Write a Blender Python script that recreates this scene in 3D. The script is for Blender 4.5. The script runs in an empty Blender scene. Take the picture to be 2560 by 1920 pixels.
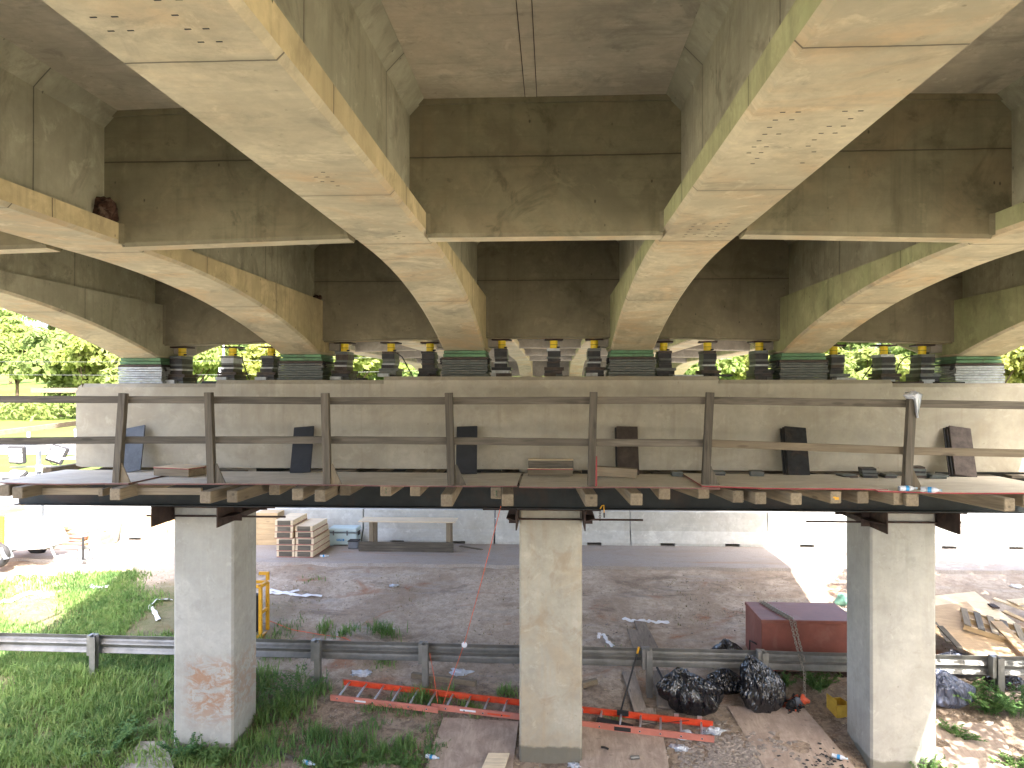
import bpy, bmesh, math, random
import numpy as np
from mathutils import Vector, Matrix, noise as mnoise
random.seed(7); rng = np.random.default_rng(7)
D = bpy.data; S = bpy.context.scene; COL = S.collection
R = math.radians

# ------------------------------------------------------------------ camera, world, sun, exposure
CH = 4.13                      # camera height over the asphalt
YAW = 0.052; PIT = 0.0052; F = 1920.0
cam = D.objects.new('camera', D.cameras.new('camera')); COL.objects.link(cam)
cam.data.lens = 27.0; cam.data.sensor_width = 36.0
cam.data.clip_start = 0.05; cam.data.clip_end = 2000
cam.location = (0, 0, CH); cam.rotation_euler = (math.pi/2 + PIT, 0, YAW)
S.camera = cam
SUN = Vector((0.31, -0.62, 1.0)).normalized()
w = D.worlds.new('World'); S.world = w; w.use_nodes = True
wn = w.node_tree; bg = wn.nodes['Background']
sky = wn.nodes.new('ShaderNodeTexSky'); sky.sky_type = 'NISHITA'; sky.sun_disc = False
sky.sun_elevation = math.asin(SUN.z); sky.sun_rotation = math.atan2(SUN.x, SUN.y)
sky.air_density = 0.75; sky.dust_density = 5.0; sky.ozone_density = 0.6
wn.links.new(sky.outputs[0], bg.inputs[0]); bg.inputs[1].default_value = 0.15
sun = D.objects.new('sun', D.lights.new('sun', 'SUN')); COL.objects.link(sun)
sun.data.energy = 2.6; sun.data.angle = R(0.5); sun.data.color = (1.0, 0.95, 0.86)
sun.rotation_euler = (-SUN).to_track_quat('-Z', 'Y').to_euler()
S.view_settings.view_transform = 'Standard'; S.view_settings.look = 'None'
S.view_settings.gamma = 1.0; S.view_settings.use_curve_mapping = False
S.view_settings.exposure = 3.15
cy = S.cycles
cy.max_bounces = 10; cy.diffuse_bounces = 7; cy.glossy_bounces = 3; cy.transmission_bounces = 4
cy.transparent_max_bounces = 6; cy.use_denoising = True; cy.sample_clamp_indirect = 8

# ------------------------------------------------------------------ pixel (2560 wide) -> world helpers
RT = Vector((math.cos(YAW), math.sin(YAW), 0))
FW = Vector((-math.sin(YAW)*math.cos(PIT), math.cos(YAW)*math.cos(PIT), math.sin(PIT)))
UP = RT.cross(FW)
def ray(px, py): return FW + RT*((px-1280)/F) + UP*((960-py)/F)
def at(px, py, Y):
    d = ray(px, py); return Vector((0, 0, CH)) + d*(Y/d.y)
def px2x(px, Y): return at(px, 960, Y).x
def gz0(x, y):
    if y < 3: b = -1.4 + (3-y)*1.0 if y > -0.9 else 2.5
    elif y < 10.6: b = -1.4
    elif y < 18: b = -0.185*(18-y)
    elif y < 55: b = 0
    elif y < 85: b = (y-55)*0.033
    elif y < 170: b = 1.0 + (y-85)*0.10
    else: b = 9.5 + (y-170)*0.05
    if 10.6 <= y < 11.2: b = max(b, -1.4 + (y-10.6)*0.25)
    return b
def gz(x, y):
    b = gz0(x, y)
    if 9 < y < 17.9:
        k = min(1, (17.9-y)/1.0)
        n = mnoise.noise(Vector((x*0.9, y*0.9, 3)))*0.07 + mnoise.noise(Vector((x*3.1, y*3.1, 9)))*0.022
        n += mnoise.noise(Vector((x*9, y*9, 1)))*0.008
        b += n*k
        # spoil heap and small trench behind the left column
        b += 0.22*math.exp(-((x+3.6)**2+(y-14.2)**2)/0.5) - 0.18*math.exp(-((x+4.4)**2+(y-14.7)**2)/0.25)
    elif y > 90: b += mnoise.noise(Vector((x*0.02, y*0.02, 0)))*4*min(1, (y-90)/30)
    if x > 26 and 56 < y < 74: b += 4.6*min(1, (x-26)/5)*max(0, 1-abs(y-65)/9)**.5*(.9+.2*mnoise.noise(Vector((x*.3, y*.3, 2))))
    return b
def gnd(px, py, off=0.0):
    d = ray(px, py); o = Vector((0, 0, CH)); t = 2.0
    for i in range(4000):
        p = o + d*t
        if p.z <= gz(p.x, p.y) + off: break
        t += 0.01 if p.y < 25 else 0.1
    return p

# ------------------------------------------------------------------ tagging helpers
def tag(o, label=None, cat=None, group=None, kind=None):
    if label: o['label'] = label
    if cat: o['category'] = cat
    if group: o['group'] = group
    if kind: o['kind'] = kind
    return o
def empty(name, loc=(0, 0, 0), rz=0.0, label=None, cat=None, group=None):
    o = D.objects.new(name, None); COL.objects.link(o); o.location = loc; o.rotation_euler = (0, 0, rz)
    o.empty_display_size = 0.1
    return tag(o, label, cat, group)
def copy_tree(o, parent=None):
    c = o.copy(); COL.objects.link(c); c.parent = parent
    for ch in list(o.children): copy_tree(ch, c)
    return c

class MB:
    def __init__(s): s.v = []; s.f = []; s.mi = []; s.sm = []
    def add(s, vs, fs, M=None, m=0, smooth=False):
        b = len(s.v)
        for p in vs:
            p = Vector(p); s.v.append(tuple(M @ p) if M else tuple(p))
        for f in fs: s.f.append([b+i for i in f]); s.mi.append(m); s.sm.append(smooth)
        return s
    def box(s, x0, x1, y0, y1, z0, z1, M=None, m=0):
        vs = [(x0,y0,z0),(x1,y0,z0),(x1,y1,z0),(x0,y1,z0),(x0,y0,z1),(x1,y0,z1),(x1,y1,z1),(x0,y1,z1)]
        return s.add(vs, [(0,3,2,1),(4,5,6,7),(0,1,5,4),(1,2,6,5),(2,3,7,6),(3,0,4,7)], M, m)
    def cbox(s, c, sx, sy, sz, rot=(0,0,0), m=0):
        from mathutils import Euler
        M = Matrix.Translation(Vector(c)) @ Euler(rot).to_matrix().to_4x4()
        return s.box(-sx/2, sx/2, -sy/2, sy/2, -sz/2, sz/2, M, m)
    def bar(s, p0, p1, w, h, up=(0,0,1), m=0):
        p0 = Vector(p0); p1 = Vector(p1); d = (p1-p0); L = d.length; d.normalize()
        u = Vector(up); sx = d.cross(u)
        if sx.length < 1e-4: sx = d.cross(Vector((1,0,0)))
        sx.normalize(); u = sx.cross(d)
        M = Matrix((( d.x, sx.x, u.x, p0.x),(d.y, sx.y, u.y, p0.y),(d.z, sx.z, u.z, p0.z),(0,0,0,1)))
        return s.box(0, L, -w/2, w/2, -h/2, h/2, M, m)
    def prism(s, prof, a0, a1, axis='x', M=None, m=0):
        n = len(prof)
        def P(a, p):
            if axis == 'x': return (a, p[0], p[1])
            if axis == 'y': return (p[0], a, p[1])
            return (p[0], p[1], a)
        vs = [P(a0, p) for p in prof] + [P(a1, p) for p in prof]
        fs = [tuple(range(n)), tuple(range(2*n-1, n-1, -1))]
        fs += [(i, i+n, (i+1) % n + n, (i+1) % n) for i in range(n)]
        return s.add(vs, fs, M, m)
    def cyl(s, p0, p1, r, n=12, m=0, r2=None, cap=True):
        p0 = Vector(p0); p1 = Vector(p1); d = (p1-p0).normalized(); r2 = r if r2 is None else r2
        a = d.orthogonal().normalized(); b = d.cross(a)
        vs = [p0 + (a*math.cos(t)+b*math.sin(t))*r for t in [2*math.pi*i/n for i in range(n)]]
        vs += [p1 + (a*math.cos(t)+b*math.sin(t))*r2 for t in [2*math.pi*i/n for i in range(n)]]
        s.add(vs, [(i, (i+1) % n, (i+1) % n+n, i+n) for i in range(n)], None, m, True)
        if cap: s.add(vs, [tuple(range(n-1, -1, -1)), tuple(range(n, 2*n))], None, m)
        return s
    def tube(s, pts, r, n=6, m=0):
        pts = [Vector(p) for p in pts]; rings = []
        for i, p in enumerate(pts):
            d = (pts[min(i+1, len(pts)-1)] - pts[max(i-1, 0)]).normalized()
            a = d.cross(Vector((0, 0, 1)))
            if a.length < .05: a = d.cross(Vector((1, 0, 0)))
            a.normalize(); b = d.cross(a)
            rings.append([p + (a*math.cos(2*math.pi*k/n)+b*math.sin(2*math.pi*k/n))*r for k in range(n)])
        vs = [q for rg in rings for q in rg]; fs = []
        for i in range(len(pts)-1):
            for k in range(n): fs.append((i*n+k, i*n+(k+1) % n, (i+1)*n+(k+1) % n, (i+1)*n+k))
        return s.add(vs, fs, None, m, True)
    def torus(s, c, rad, r, axis='y', n=16, k=6, m=0, M=None):
        vs = []; fs = []
        for i in range(n):
            t = 2*math.pi*i/n
            for j in range(k):
                u = 2*math.pi*j/k; q = rad + r*math.cos(u); h = r*math.sin(u)
                x, z = q*math.cos(t), q*math.sin(t)
                p = {'y': (x, h, z), 'x': (h, x, z), 'z': (x, z, h)}[axis]
                vs.append((c[0]+p[0], c[1]+p[1], c[2]+p[2]))
        for i in range(n):
            for j in range(k): fs.append((i*k+j, i*k+(j+1) % k, ((i+1) % n)*k+(j+1) % k, ((i+1) % n)*k+j))
        return s.add(vs, fs, M, m, True)
    def build(s, name, mats, parent=None, bev=0.0, fix=True):
        me = D.meshes.new(name); me.from_pydata(s.v, [], s.f)
        if not isinstance(mats, (list, tuple)): mats = [mats]
        for m in mats: me.materials.append(m)
        me.polygons.foreach_set('material_index', s.mi); me.polygons.foreach_set('use_smooth', s.sm)
        me.update()
        if fix:
            bm = bmesh.new(); bm.from_mesh(me); bmesh.ops.recalc_face_normals(bm, faces=bm.faces); bm.to_mesh(me); bm.free()
        o = D.objects.new(name, me); COL.objects.link(o)
        if parent: o.parent = parent
        if bev:
            md = o.modifiers.new('bevel', 'BEVEL'); md.width = bev; md.segments = 1; md.limit_method = 'ANGLE'
        return o

# ------------------------------------------------------------------ materials
class NT:
    def __init__(s, name, rough=0.85, metal=0.0, spec=0.3):
        s.m = D.materials.new(name); s.m.use_nodes = True; s.t = s.m.node_tree; s.b = s.t.nodes['Principled BSDF']
        s.b.inputs['Roughness'].default_value = rough; s.b.inputs['Metallic'].default_value = metal
        s.b.inputs['Specular IOR Level'].default_value = spec
        s.tc = s.t.nodes.new('ShaderNodeTexCoord'); s.obj = s.tc.outputs['Object']
    def L(s, a, b): s.t.links.new(a, b)
    def put(s, sock, v):
        if hasattr(v, 'is_output'): s.L(v, sock)
        elif isinstance(v, (tuple, list)): sock.default_value = (*v, 1) if len(v) == 3 and sock.type == 'RGBA' else v
        else: sock.default_value = v
    def mp(s, vec, scale=(1,1,1), loc=(0,0,0), rot=(0,0,0)):
        n = s.t.nodes.new('ShaderNodeMapping'); s.L(vec, n.inputs[0])
        n.inputs['Scale'].default_value = scale; n.inputs['Location'].default_value = loc; n.inputs['Rotation'].default_value = rot
        return n.outputs[0]
    def rnd(s, vec, amt=20.0):      # shift the pattern per object
        i = s.t.nodes.new('ShaderNodeObjectInfo'); a = s.t.nodes.new('ShaderNodeVectorMath'); a.operation = 'ADD'
        k = s.ma('MULTIPLY', i.outputs['Random'], amt); s.L(vec, a.inputs[0]); s.L(k, a.inputs[1]); return a.outputs[0]
    def random(s): return s.t.nodes.new('ShaderNodeObjectInfo').outputs['Random']
    def noise(s, vec, sc, det=4, ro=.6, dist=0.0):
        n = s.t.nodes.new('ShaderNodeTexNoise'); s.L(vec, n.inputs['Vector'])
        n.inputs['Scale'].default_value = sc; n.inputs['Detail'].default_value = det
        n.inputs['Roughness'].default_value = ro; n.inputs['Distortion'].default_value = dist; return n.outputs['Fac']
    def voro(s, vec, sc, feat='F1', out='Distance'):
        n = s.t.nodes.new('ShaderNodeTexVoronoi'); n.feature = feat; s.L(vec, n.inputs['Vector']); n.inputs['Scale'].default_value = sc
        return n.outputs[out]
    def ma(s, op, a, b=0.0, c=None):
        n = s.t.nodes.new('ShaderNodeMath'); n.operation = op; s.put(n.inputs[0], a); s.put(n.inputs[1], b)
        if c is not None: s.put(n.inputs[2], c)
        return n.outputs[0]
    def ss(s, v, lo, hi):
        n = s.t.nodes.new('ShaderNodeMapRange'); n.interpolation_type = 'SMOOTHSTEP'; s.put(n.inputs[0], v)
        n.inputs[1].default_value = lo; n.inputs[2].default_value = hi; return n.outputs[0]
    def mix(s, f, a, b, mode='MIX'):
        n = s.t.nodes.new('ShaderNodeMix'); n.data_type = 'RGBA'; n.blend_type = mode
        s.put(n.inputs[0], f); s.put(n.inputs[6], a); s.put(n.inputs[7], b); return n.outputs[2]
    def xyz(s, vec):
        n = s.t.nodes.new('ShaderNodeSeparateXYZ'); s.L(vec, n.inputs[0]); return n.outputs
    def bump(s, h, st=.3, dist=.02):
        n = s.t.nodes.new('ShaderNodeBump'); n.inputs['Strength'].default_value = st; n.inputs['Distance'].default_value = dist
        s.L(h, n.inputs['Height']); s.L(n.outputs[0], s.b.inputs['Normal'])
    def col(s, c): s.put(s.b.inputs['Base Color'], c)
def sc3(c, k): return tuple(min(1, x*k) for x in c)

def concrete(name, c, stain=(.12,.11,.08), amt=.5, tint=None, tintamt=.5, joints=(), jaxis='y', vj=(), streak=.3, pits=.5, var=.22, grain='x', seed=0, blotch=1.0, rich=1.0, lowdark=None):
    n = NT(name, .88); v = n.mp(n.obj, loc=(seed*3.1, seed*1.7, seed*2.3)); xyz = n.xyz(n.obj)
    a = n.noise(v, 1.1*blotch, 5, .62, .4)
    base = n.mix(n.ss(a, .3, .7), sc3(c, 1-var), sc3(c, 1+var))
    if tint:
        t = n.noise(v, .8*blotch, 4, .6, 1.2); base = n.mix(n.ma('MULTIPLY', n.ss(t, .45, .66), tintamt), base, tint)
    f = n.noise(v, 9, 5, .7); base = n.mix(n.ss(f, .25, .8), n.mix(.55*rich, base, sc3(c, .68)), base)
    cl = n.noise(n.mp(v, (1, 1, 1), (2, 5, 9)), 2.6*blotch, 8, .72, .2); base = n.mix(n.ma('MULTIPLY', n.ma('SUBTRACT', 1, n.ss(cl, .38, .5)), .40*rich), base, sc3(c, .62))
    hi = n.noise(n.mp(v, (1, 1, 1), (12, 1, 3)), 3.4*blotch, 8, .7, .6); base = n.mix(n.ma('MULTIPLY', n.ss(hi, .56, .66), .40*rich), base, sc3(c, 1.35))
    g = {'x': (1.2, 14, 16), 'y': (14, 1.2, 16), 'z': (9, 9, .7)}[grain]
    gr = n.noise(n.mp(v, g), 1.6, 4, .6, .3); base = n.mix(n.ma('MULTIPLY', n.ss(gr, .5, .75), .28), base, sc3(stain, 1.6))
    if streak:
        st = n.noise(n.mp(v, (5.5, 5.5, .35)), 1.3, 4, .65); m2 = n.noise(v, .7, 2)
        base = n.mix(n.ma('MULTIPLY', n.ma('MULTIPLY', n.ss(st, .5, .75), n.ss(m2, .42, .6)), streak), base, stain)
    s1 = n.noise(v, 1.7*blotch, 7, .68, 1.0)
    base = n.mix(n.ma('MULTIPLY', n.ss(s1, .53, .68), amt), base, stain)
    s2 = n.noise(n.mp(v, (1,1,1), (7,7,7)), 4.5, 6, .7, .5)
    base = n.mix(n.ma('MULTIPLY', n.ss(s2, .60, .70), amt*.7), base, sc3(stain, .8))
    h = n.ma('ADD', n.ma('MULTIPLY', f, .5), n.ma('MULTIPLY', a, .5))
    if pits:
        vo = n.voro(n.mp(v, (9,9,5)), 1.0); pm = n.noise(v, 2.3, 3)
        sel = n.ma('MULTIPLY', n.ma('SUBTRACT', 1.0, n.ss(vo, .04, .09)), n.ss(pm, .46, .54))
        base = n.mix(n.ma('MULTIPLY', sel, pits), base, (.035, .03, .02)); h = n.ma('SUBTRACT', h, n.ma('MULTIPLY', sel, .5))
    wob = n.ma('MULTIPLY', n.ma('SUBTRACT', n.noise(v, 6, 3), .5), .012)
    for ax, lst in ((jaxis, joints), ('z', vj)):
        q = n.ma('ADD', xyz[{'x': 0, 'y': 1, 'z': 2}[ax]], wob)
        for j in lst:
            d = n.ma('ABSOLUTE', n.ma('SUBTRACT', q, j))
            k = n.ma('SUBTRACT', 1.0, n.ss(d, .002, .008)); base = n.mix(n.ma('MULTIPLY', k, .8), base, (.04, .035, .025))
            h = n.ma('SUBTRACT', h, k)
            k2 = n.ma('MULTIPLY', n.ma('SUBTRACT', 1.0, n.ss(d, .0, .07)), n.noise(v, 8, 3)); base = n.mix(n.ma('MULTIPLY', k2, .4), base, sc3(stain, .8))
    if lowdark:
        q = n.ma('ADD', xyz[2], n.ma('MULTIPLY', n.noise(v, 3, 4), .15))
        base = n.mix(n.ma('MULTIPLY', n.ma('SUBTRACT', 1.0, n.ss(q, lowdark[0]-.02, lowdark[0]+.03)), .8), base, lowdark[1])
    n.col(base); n.bump(h, .35, .015); return n

JS = [-6.1, -3.6, -1.0, .8, 2.72, 4.66, 6.25, 8.85]; JS2 = [-3.0, -1.1, .2, 1.9, 3.35, 5.05, 7.4, 9.3]
def clone_joints(l): return l + [y for y in ()]
m_soff = concrete('girder_soffit_concrete', (.585, .515, .345), (.22, .20, .15), .45, (.62, .42, .22), .75, JS, 'y', streak=0, pits=.25, grain='x', seed=1).m
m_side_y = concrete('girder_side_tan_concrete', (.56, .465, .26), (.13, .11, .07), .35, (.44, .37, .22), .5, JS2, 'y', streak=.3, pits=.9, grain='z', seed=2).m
m_side_g = concrete('girder_side_green_concrete', (.40, .395, .21), (.11, .12, .06), .3, (.30, .34, .16), .6, JS2, 'y', streak=.35, pits=.9, grain='z', seed=3).m  # algae green, partly coloured light put into the concrete's albedo
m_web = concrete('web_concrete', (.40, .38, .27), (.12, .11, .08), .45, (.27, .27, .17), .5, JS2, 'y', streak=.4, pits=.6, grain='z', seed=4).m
m_slab = concrete('slab_concrete', (.51, .455, .34), (.14, .13, .10), .4, (.48, .39, .28), .5, [3.02, 1.2, -.8, 7.5, 9.6], 'y', streak=0, pits=.3, grain='x', seed=5).m
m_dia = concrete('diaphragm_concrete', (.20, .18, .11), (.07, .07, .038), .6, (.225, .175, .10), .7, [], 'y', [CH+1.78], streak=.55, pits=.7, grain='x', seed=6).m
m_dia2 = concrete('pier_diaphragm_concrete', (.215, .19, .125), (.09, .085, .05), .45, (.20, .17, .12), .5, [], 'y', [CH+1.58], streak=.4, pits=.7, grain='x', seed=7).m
m_cap = concrete('cap_concrete', (.45, .42, .345), (.28, .245, .185), .25, (.31, .27, .20), .5, [], 'x', streak=.55, pits=.25, grain='z', seed=8, rich=.7, var=.14).m
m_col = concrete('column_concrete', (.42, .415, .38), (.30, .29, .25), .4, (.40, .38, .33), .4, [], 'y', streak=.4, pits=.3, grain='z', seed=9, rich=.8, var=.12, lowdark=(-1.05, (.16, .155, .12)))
# red mud splashed on the left column
n = m_col; xyz = n.xyz(n.obj)
r1 = n.noise(n.mp(n.obj, (2.6, 2.6, 4.5), (1, 4, 2)), 1.8, 9, .78, .6); zz = n.ma('MULTIPLY', n.ss(xyz[2], -1.0, -.5), n.ma('SUBTRACT', 1, n.ss(xyz[2], -.05, .25)))
xx = n.ma('MULTIPLY', n.ss(xyz[0], -5.5, -5.25), n.ma('SUBTRACT', 1, n.ss(xyz[0], -4.75, -4.6)))
mud = n.ma('MULTIPLY', n.ma('MULTIPLY', zz, xx), n.ss(r1, .44, .56))
src = n.b.inputs['Base Color'].links[0].from_socket; n.col(n.mix(n.ma('MULTIPLY', mud, .8), src, (.33, .18, .10))); m_col = n.m
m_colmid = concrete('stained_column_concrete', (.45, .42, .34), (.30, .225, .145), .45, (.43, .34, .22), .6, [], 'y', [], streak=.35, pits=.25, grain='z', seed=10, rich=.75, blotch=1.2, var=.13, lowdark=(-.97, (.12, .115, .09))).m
m_barrier = concrete('barrier_concrete', (.58, .59, .57), (.42, .40, .36), .3, (.44, .43, .38), .4, streak=.3, pits=.2, grain='x', seed=11, var=.08).m
m_far = concrete('far_concrete', (.36, .33, .28), (.2, .18, .14), .3, streak=.2, pits=0, seed=12).m

def wood(name, c, axis='x', dark=.55, knots=True, rough=.8, var=.35):
    n = NT(name, rough); v = n.rnd(n.obj); k = {'x': (1.2, 22, 22), 'y': (22, 1.2, 22), 'z': (22, 22, 1.2)}[axis]
    g = n.noise(n.mp(v, k), 1.4, 5, .65, .5); b = n.mix(n.ss(g, .3, .72), sc3(c, dark), c)
    big = n.noise(v, 1.7, 3, .6); b = n.mix(n.ss(big, .35, .7), n.mix(.45, b, sc3(c, .6)), b)
    if knots:
        kk = {'x': (1.6, 7, 7), 'y': (7, 1.6, 7), 'z': (7, 7, 1.6)}[axis]
        q = n.voro(n.mp(v, kk), 1.0); b = n.mix(n.ma('MULTIPLY', n.ma('SUBTRACT', 1, n.ss(q, .08, .16)), .7), b, sc3(c, .3))
    r = n.random(); b = n.mix(1.0, b, n.mix(r, (1-var,)*3, (1+var*.2,)*3), 'MULTIPLY')
    n.col(b); n.bump(g, .25, .004); return n.m
W = {a: wood('weathered_wood_'+a, (.205, .18, .145), a, .4) for a in 'xyz'}
WN = {a: wood('timber_'+a, (.33, .27, .19), a, .6) for a in 'xyz'}
WM = wood('muddy_plank', (.40, .34, .285), 'y', .6)
WB = {a: wood('fresh_wood_'+a, (.62, .46, .27), a, .8, True, .7, .15) for a in 'xyz'}

def ply(name, c, axis='x', dirt=(.2, .17, .14), damt=.5, figure=False):
    n = NT(name, .8); v = n.rnd(n.obj); k = {'x': (2, 20, 20), 'y': (20, 2, 20)}[axis]
    g = n.noise(n.mp(v, k), 1.2, 4, .6, .6); b = n.mix(n.ss(g, .3, .7), sc3(c, .82), sc3(c, 1.08))
    if figure:
        w_ = n.t.nodes.new('ShaderNodeTexWave'); n.L(n.mp(v, (3.2, 1, 1)), w_.inputs[0]); w_.inputs['Scale'].default_value = 3.0
        w_.inputs['Distortion'].default_value = 9; w_.inputs['Detail'].default_value = 2; w_.inputs['Detail Scale'].default_value = .7
        b = n.mix(n.ma('MULTIPLY', w_.outputs['Fac'], .22), b, sc3(c, .55))
    d = n.noise(v, 2.2, 6, .7, .8); b = n.mix(n.ma('MULTIPLY', n.ss(d, .42, .66), damt), b, dirt)
    d2 = n.noise(v, 13, 5, .7); b = n.mix(n.ma('MULTIPLY', n.ss(d2, .58, .68), damt*.7), b, sc3(dirt, .6))
    n.col(b); n.bump(d2, .2, .006); return n.m
m_plydeck = ply('platform_plywood', (.70, .65, .56), 'x', (.52, .46, .38), .45)
m_plydirty = ply('muddy_plywood', (.44, .35, .285), 'y', (.27, .205, .17), .7)
m_plyfresh = ply('fresh_plywood', (.55, .40, .25), 'x', (.4, .28, .17), .35, True)
m_plypale = ply('pale_plywood', (.72, .60, .43), 'x', (.5, .4, .28), .25)

def plain(name, c, rough=.6, metal=0, spec=.4, var=.15, nsc=6, dirt=None, damt=.4, bump=.1):
    n = NT(name, rough, metal, spec); v = n.rnd(n.obj); a = n.noise(v, nsc, 5, .65)
    b = n.mix(n.ss(a, .3, .7), sc3(c, 1-var), sc3(c, 1+var))
    if dirt:
        d = n.noise(v, nsc*.5, 6, .7, .6); b = n.mix(n.ma('MULTIPLY', n.ss(d, .5, .65), damt), b, dirt)
    n.col(b)
    if bump: n.bump(a, bump, .004)
    return n.m
m_beam = plain('dark_steel_beam', (.022, .026, .027), .6, .2, .3, .3, 2.5, (.05, .03, .022), .5)
m_rust = plain('rusty_steel', (.05, .033, .028), .7, .2, .3, .35, 8, (.11, .055, .035), .5)
m_redpaint = plain('red_edge_paint', (.30, .05, .055), .6)
m_dulledge = plain('dull_edge_paint', (.20, .10, .09), .7)
m_red = plain('faded_red_paint', (.215, .07, .05), .55, 0, .35, .12, 3, (.27, .13, .10), .5, .04)
m_black = plain('black_rubber', (.025, .025, .027), .7)
m_yel = plain('jack_yellow_paint', (.92, .66, .03), .4)
m_yel2 = plain('safety_yellow_paint', (.70, .36, .02), .45)
m_green = plain('green_plate', (.11, .22, .12), .6, 0, .3, .2, 5, (.08, .09, .06), .5)
m_st1 = plain('pale_steel_plate', (.42, .45, .47), .5, .2, .4, .2, 12, (.25, .22, .2), .4)
m_st2 = plain('dark_steel_plate', (.028, .03, .033), .5, .3, .4, .3, 10, (.12, .07, .05), .3)
m_st3 = plain('brown_steel_plate', (.075, .06, .052), .6, .3, .3, .3, 10)
m_st4 = plain('grey_steel_plate', (.11, .125, .12), .5, .3, .4, .2, 10, (.16, .13, .11), .4)
m_blue = plain('bluish_steel_plate', (.085, .095, .108), .6, .2, .4, .3, 3, (.15, .16, .17), .5)
m_navy = plain('navy_steel_plate', (.045, .05, .06), .45, .4, .5, .2, 3)
m_galv = plain('galvanised_steel', (.25, .25, .24), .5, .6, .5, .18, 4, (.27, .26, .23), .5)
m_alu = plain('aluminium', (.62, .63, .66), .35, .8, .5, .08, 8)
m_orange = plain('orange_fibreglass', (.72, .085, .03), .5, 0, .5, .12, 7, (.42, .14, .09), .45)
m_pink = plain('faded_orange_fibreglass', (.55, .20, .15), .6, 0, .4, .12, 5, (.40, .2, .16), .5)
m_cord = plain('orange_cord', (.75, .14, .06), .5)
m_white = plain('white_paint', (.72, .73, .74), .35, 0, .5, .04)
m_tape = plain('white_plastic', (.80, .81, .86), .4, 0, .5, .08)
m_cyan = plain('clear_blue_plastic', (.45, .62, .72), .2, 0, .6, .2)
m_cool = plain('pale_blue_plastic', (.50, .64, .68), .5, 0, .4, .04, 3)
m_greybox = plain('grey_plastic', (.16, .18, .21), .4)
m_bluelab = plain('blue_label', (.05, .30, .62), .5)
m_card = plain('yellow_cardboard', (.55, .36, .05), .8)
m_nest = plain('mud_nest', (.055, .03, .02), .95, 0, .1, .5, 30, (.25, .2, .15), .3, .8)
m_chain = plain('chain_steel', (.38, .35, .30), .5, .6, .4, .2, 20)
m_rope = plain('black_hose', (.02, .02, .022), .5)
m_stone = plain('stone', (.30, .26, .23), .9, 0, .2, .3, 20)
m_chip = plain('wood_chip', (.45, .36, .25), .85, 0, .2, .3, 20)
def bagmat(name, c, rough):
    n = NT(name, rough, 0, .9); v = n.rnd(n.obj)
    a = n.noise(n.mp(v, (3.2, 3.2, .9)), 2.2, 1.5, .45, 1.2); a = n.ma('ABSOLUTE', n.ma('SUBTRACT', a, .5)); b = n.noise(v, 9, 1, .5, .6)
    n.col(c); n.bump(n.ma('ADD', n.ma('MULTIPLY', a, 2.2), n.ma('MULTIPLY', b, .12)), .8, .08); return n.m
m_bag = bagmat('black_bag_plastic', (.012, .013, .017), .13)
m_tarp = bagmat('blue_grey_plastic', (.10, .12, .19), .3)
m_cling = bagmat('white_bag_plastic', (.62, .66, .74), .3)

def leafmat(name, c1, c2, c3, trans=.35, nsc=.8):
    n = NT(name, .6, 0, .25); v = n.rnd(n.obj, 40); a = n.noise(v, nsc, 3, .6); b = n.noise(v, nsc*7, 3, .7)
    c = n.mix(n.ss(a, .35, .65), c1, c2); c = n.mix(n.ma('MULTIPLY', n.ss(b, .45, .7), .8), c, c3)
    r = n.random(); c = n.mix(1.0, c, n.mix(r, (.75, .85, .8), (1.15, 1.05, .9)), 'MULTIPLY')
    n.col(c); t = n.t.nodes.new('ShaderNodeBsdfTranslucent'); n.L(c, t.inputs[0]); mx = n.t.nodes.new('ShaderNodeMixShader')
    mx.inputs[0].default_value = trans; n.L(n.b.outputs[0], mx.inputs[1]); n.L(t.outputs[0], mx.inputs[2])
    n.L(mx.outputs[0], n.t.nodes['Material Output'].inputs[0]); return n.m
m_tree = leafmat('tree_foliage', (.17, .24, .08), (.27, .34, .11), (.33, .37, .15), .5, .35)
m_tree2 = leafmat('yellow_green_foliage', (.24, .31, .08), (.34, .39, .12), (.40, .42, .15), .5, .5)
m_grass = leafmat('grass_blades', (.13, .24, .08), (.22, .35, .11), (.34, .41, .17), .35, 1.1)
m_dry = leafmat('dry_grass', (.22, .18, .10), (.30, .25, .14), (.20, .22, .09), .2, 1.5)
m_weed = leafmat('weed_leaves', (.09, .20, .07), (.16, .28, .10), (.22, .32, .11), .3, 3)
m_bark = plain('bark', (.10, .075, .05), .9, 0, .1, .3, 4)
# ------------------------------------------------------------------ ground
def axis_lin(segs):
    out = []
    for a, b, st in segs:
        k = max(1, round((b-a)/st)); out += [a+(b-a)*i/k for i in range(k)]
    return out + [segs[-1][1]]
xs = axis_lin([(-420, -80, 20), (-80, -24, 4), (-24, -11, .6), (-11, 9, .085), (9, 24, .6), (24, 80, 4), (80, 420, 20)])
ys = axis_lin([(-60, -2, 6), (-2, 10.4, .8), (10.4, 18.2, .075), (18.2, 22, .6), (22, 90, 3), (90, 200, 8), (200, 700, 50)])
V = [(x, y, gz(x, y)) for y in ys for x in xs]; nx = len(xs)
Fc = [(j*nx+i, j*nx+i+1, (j+1)*nx+i+1, (j+1)*nx+i) for j in range(len(ys)-1) for i in range(nx-1)]
n = NT('earth', .95, 0, .15); v = n.obj; P = n.xyz(v)
a = n.noise(v, .8, 6, .65, .5); f = n.noise(v, 7, 6, .75, .4); ff = n.noise(v, 38, 4, .7)
b = n.mix(n.ss(a, .35, .65), (.42, .335, .26), (.60, .515, .43))
b = n.mix(n.ss(f, .35, .65), n.mix(.5, b, (.24, .185, .145)), b)
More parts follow.
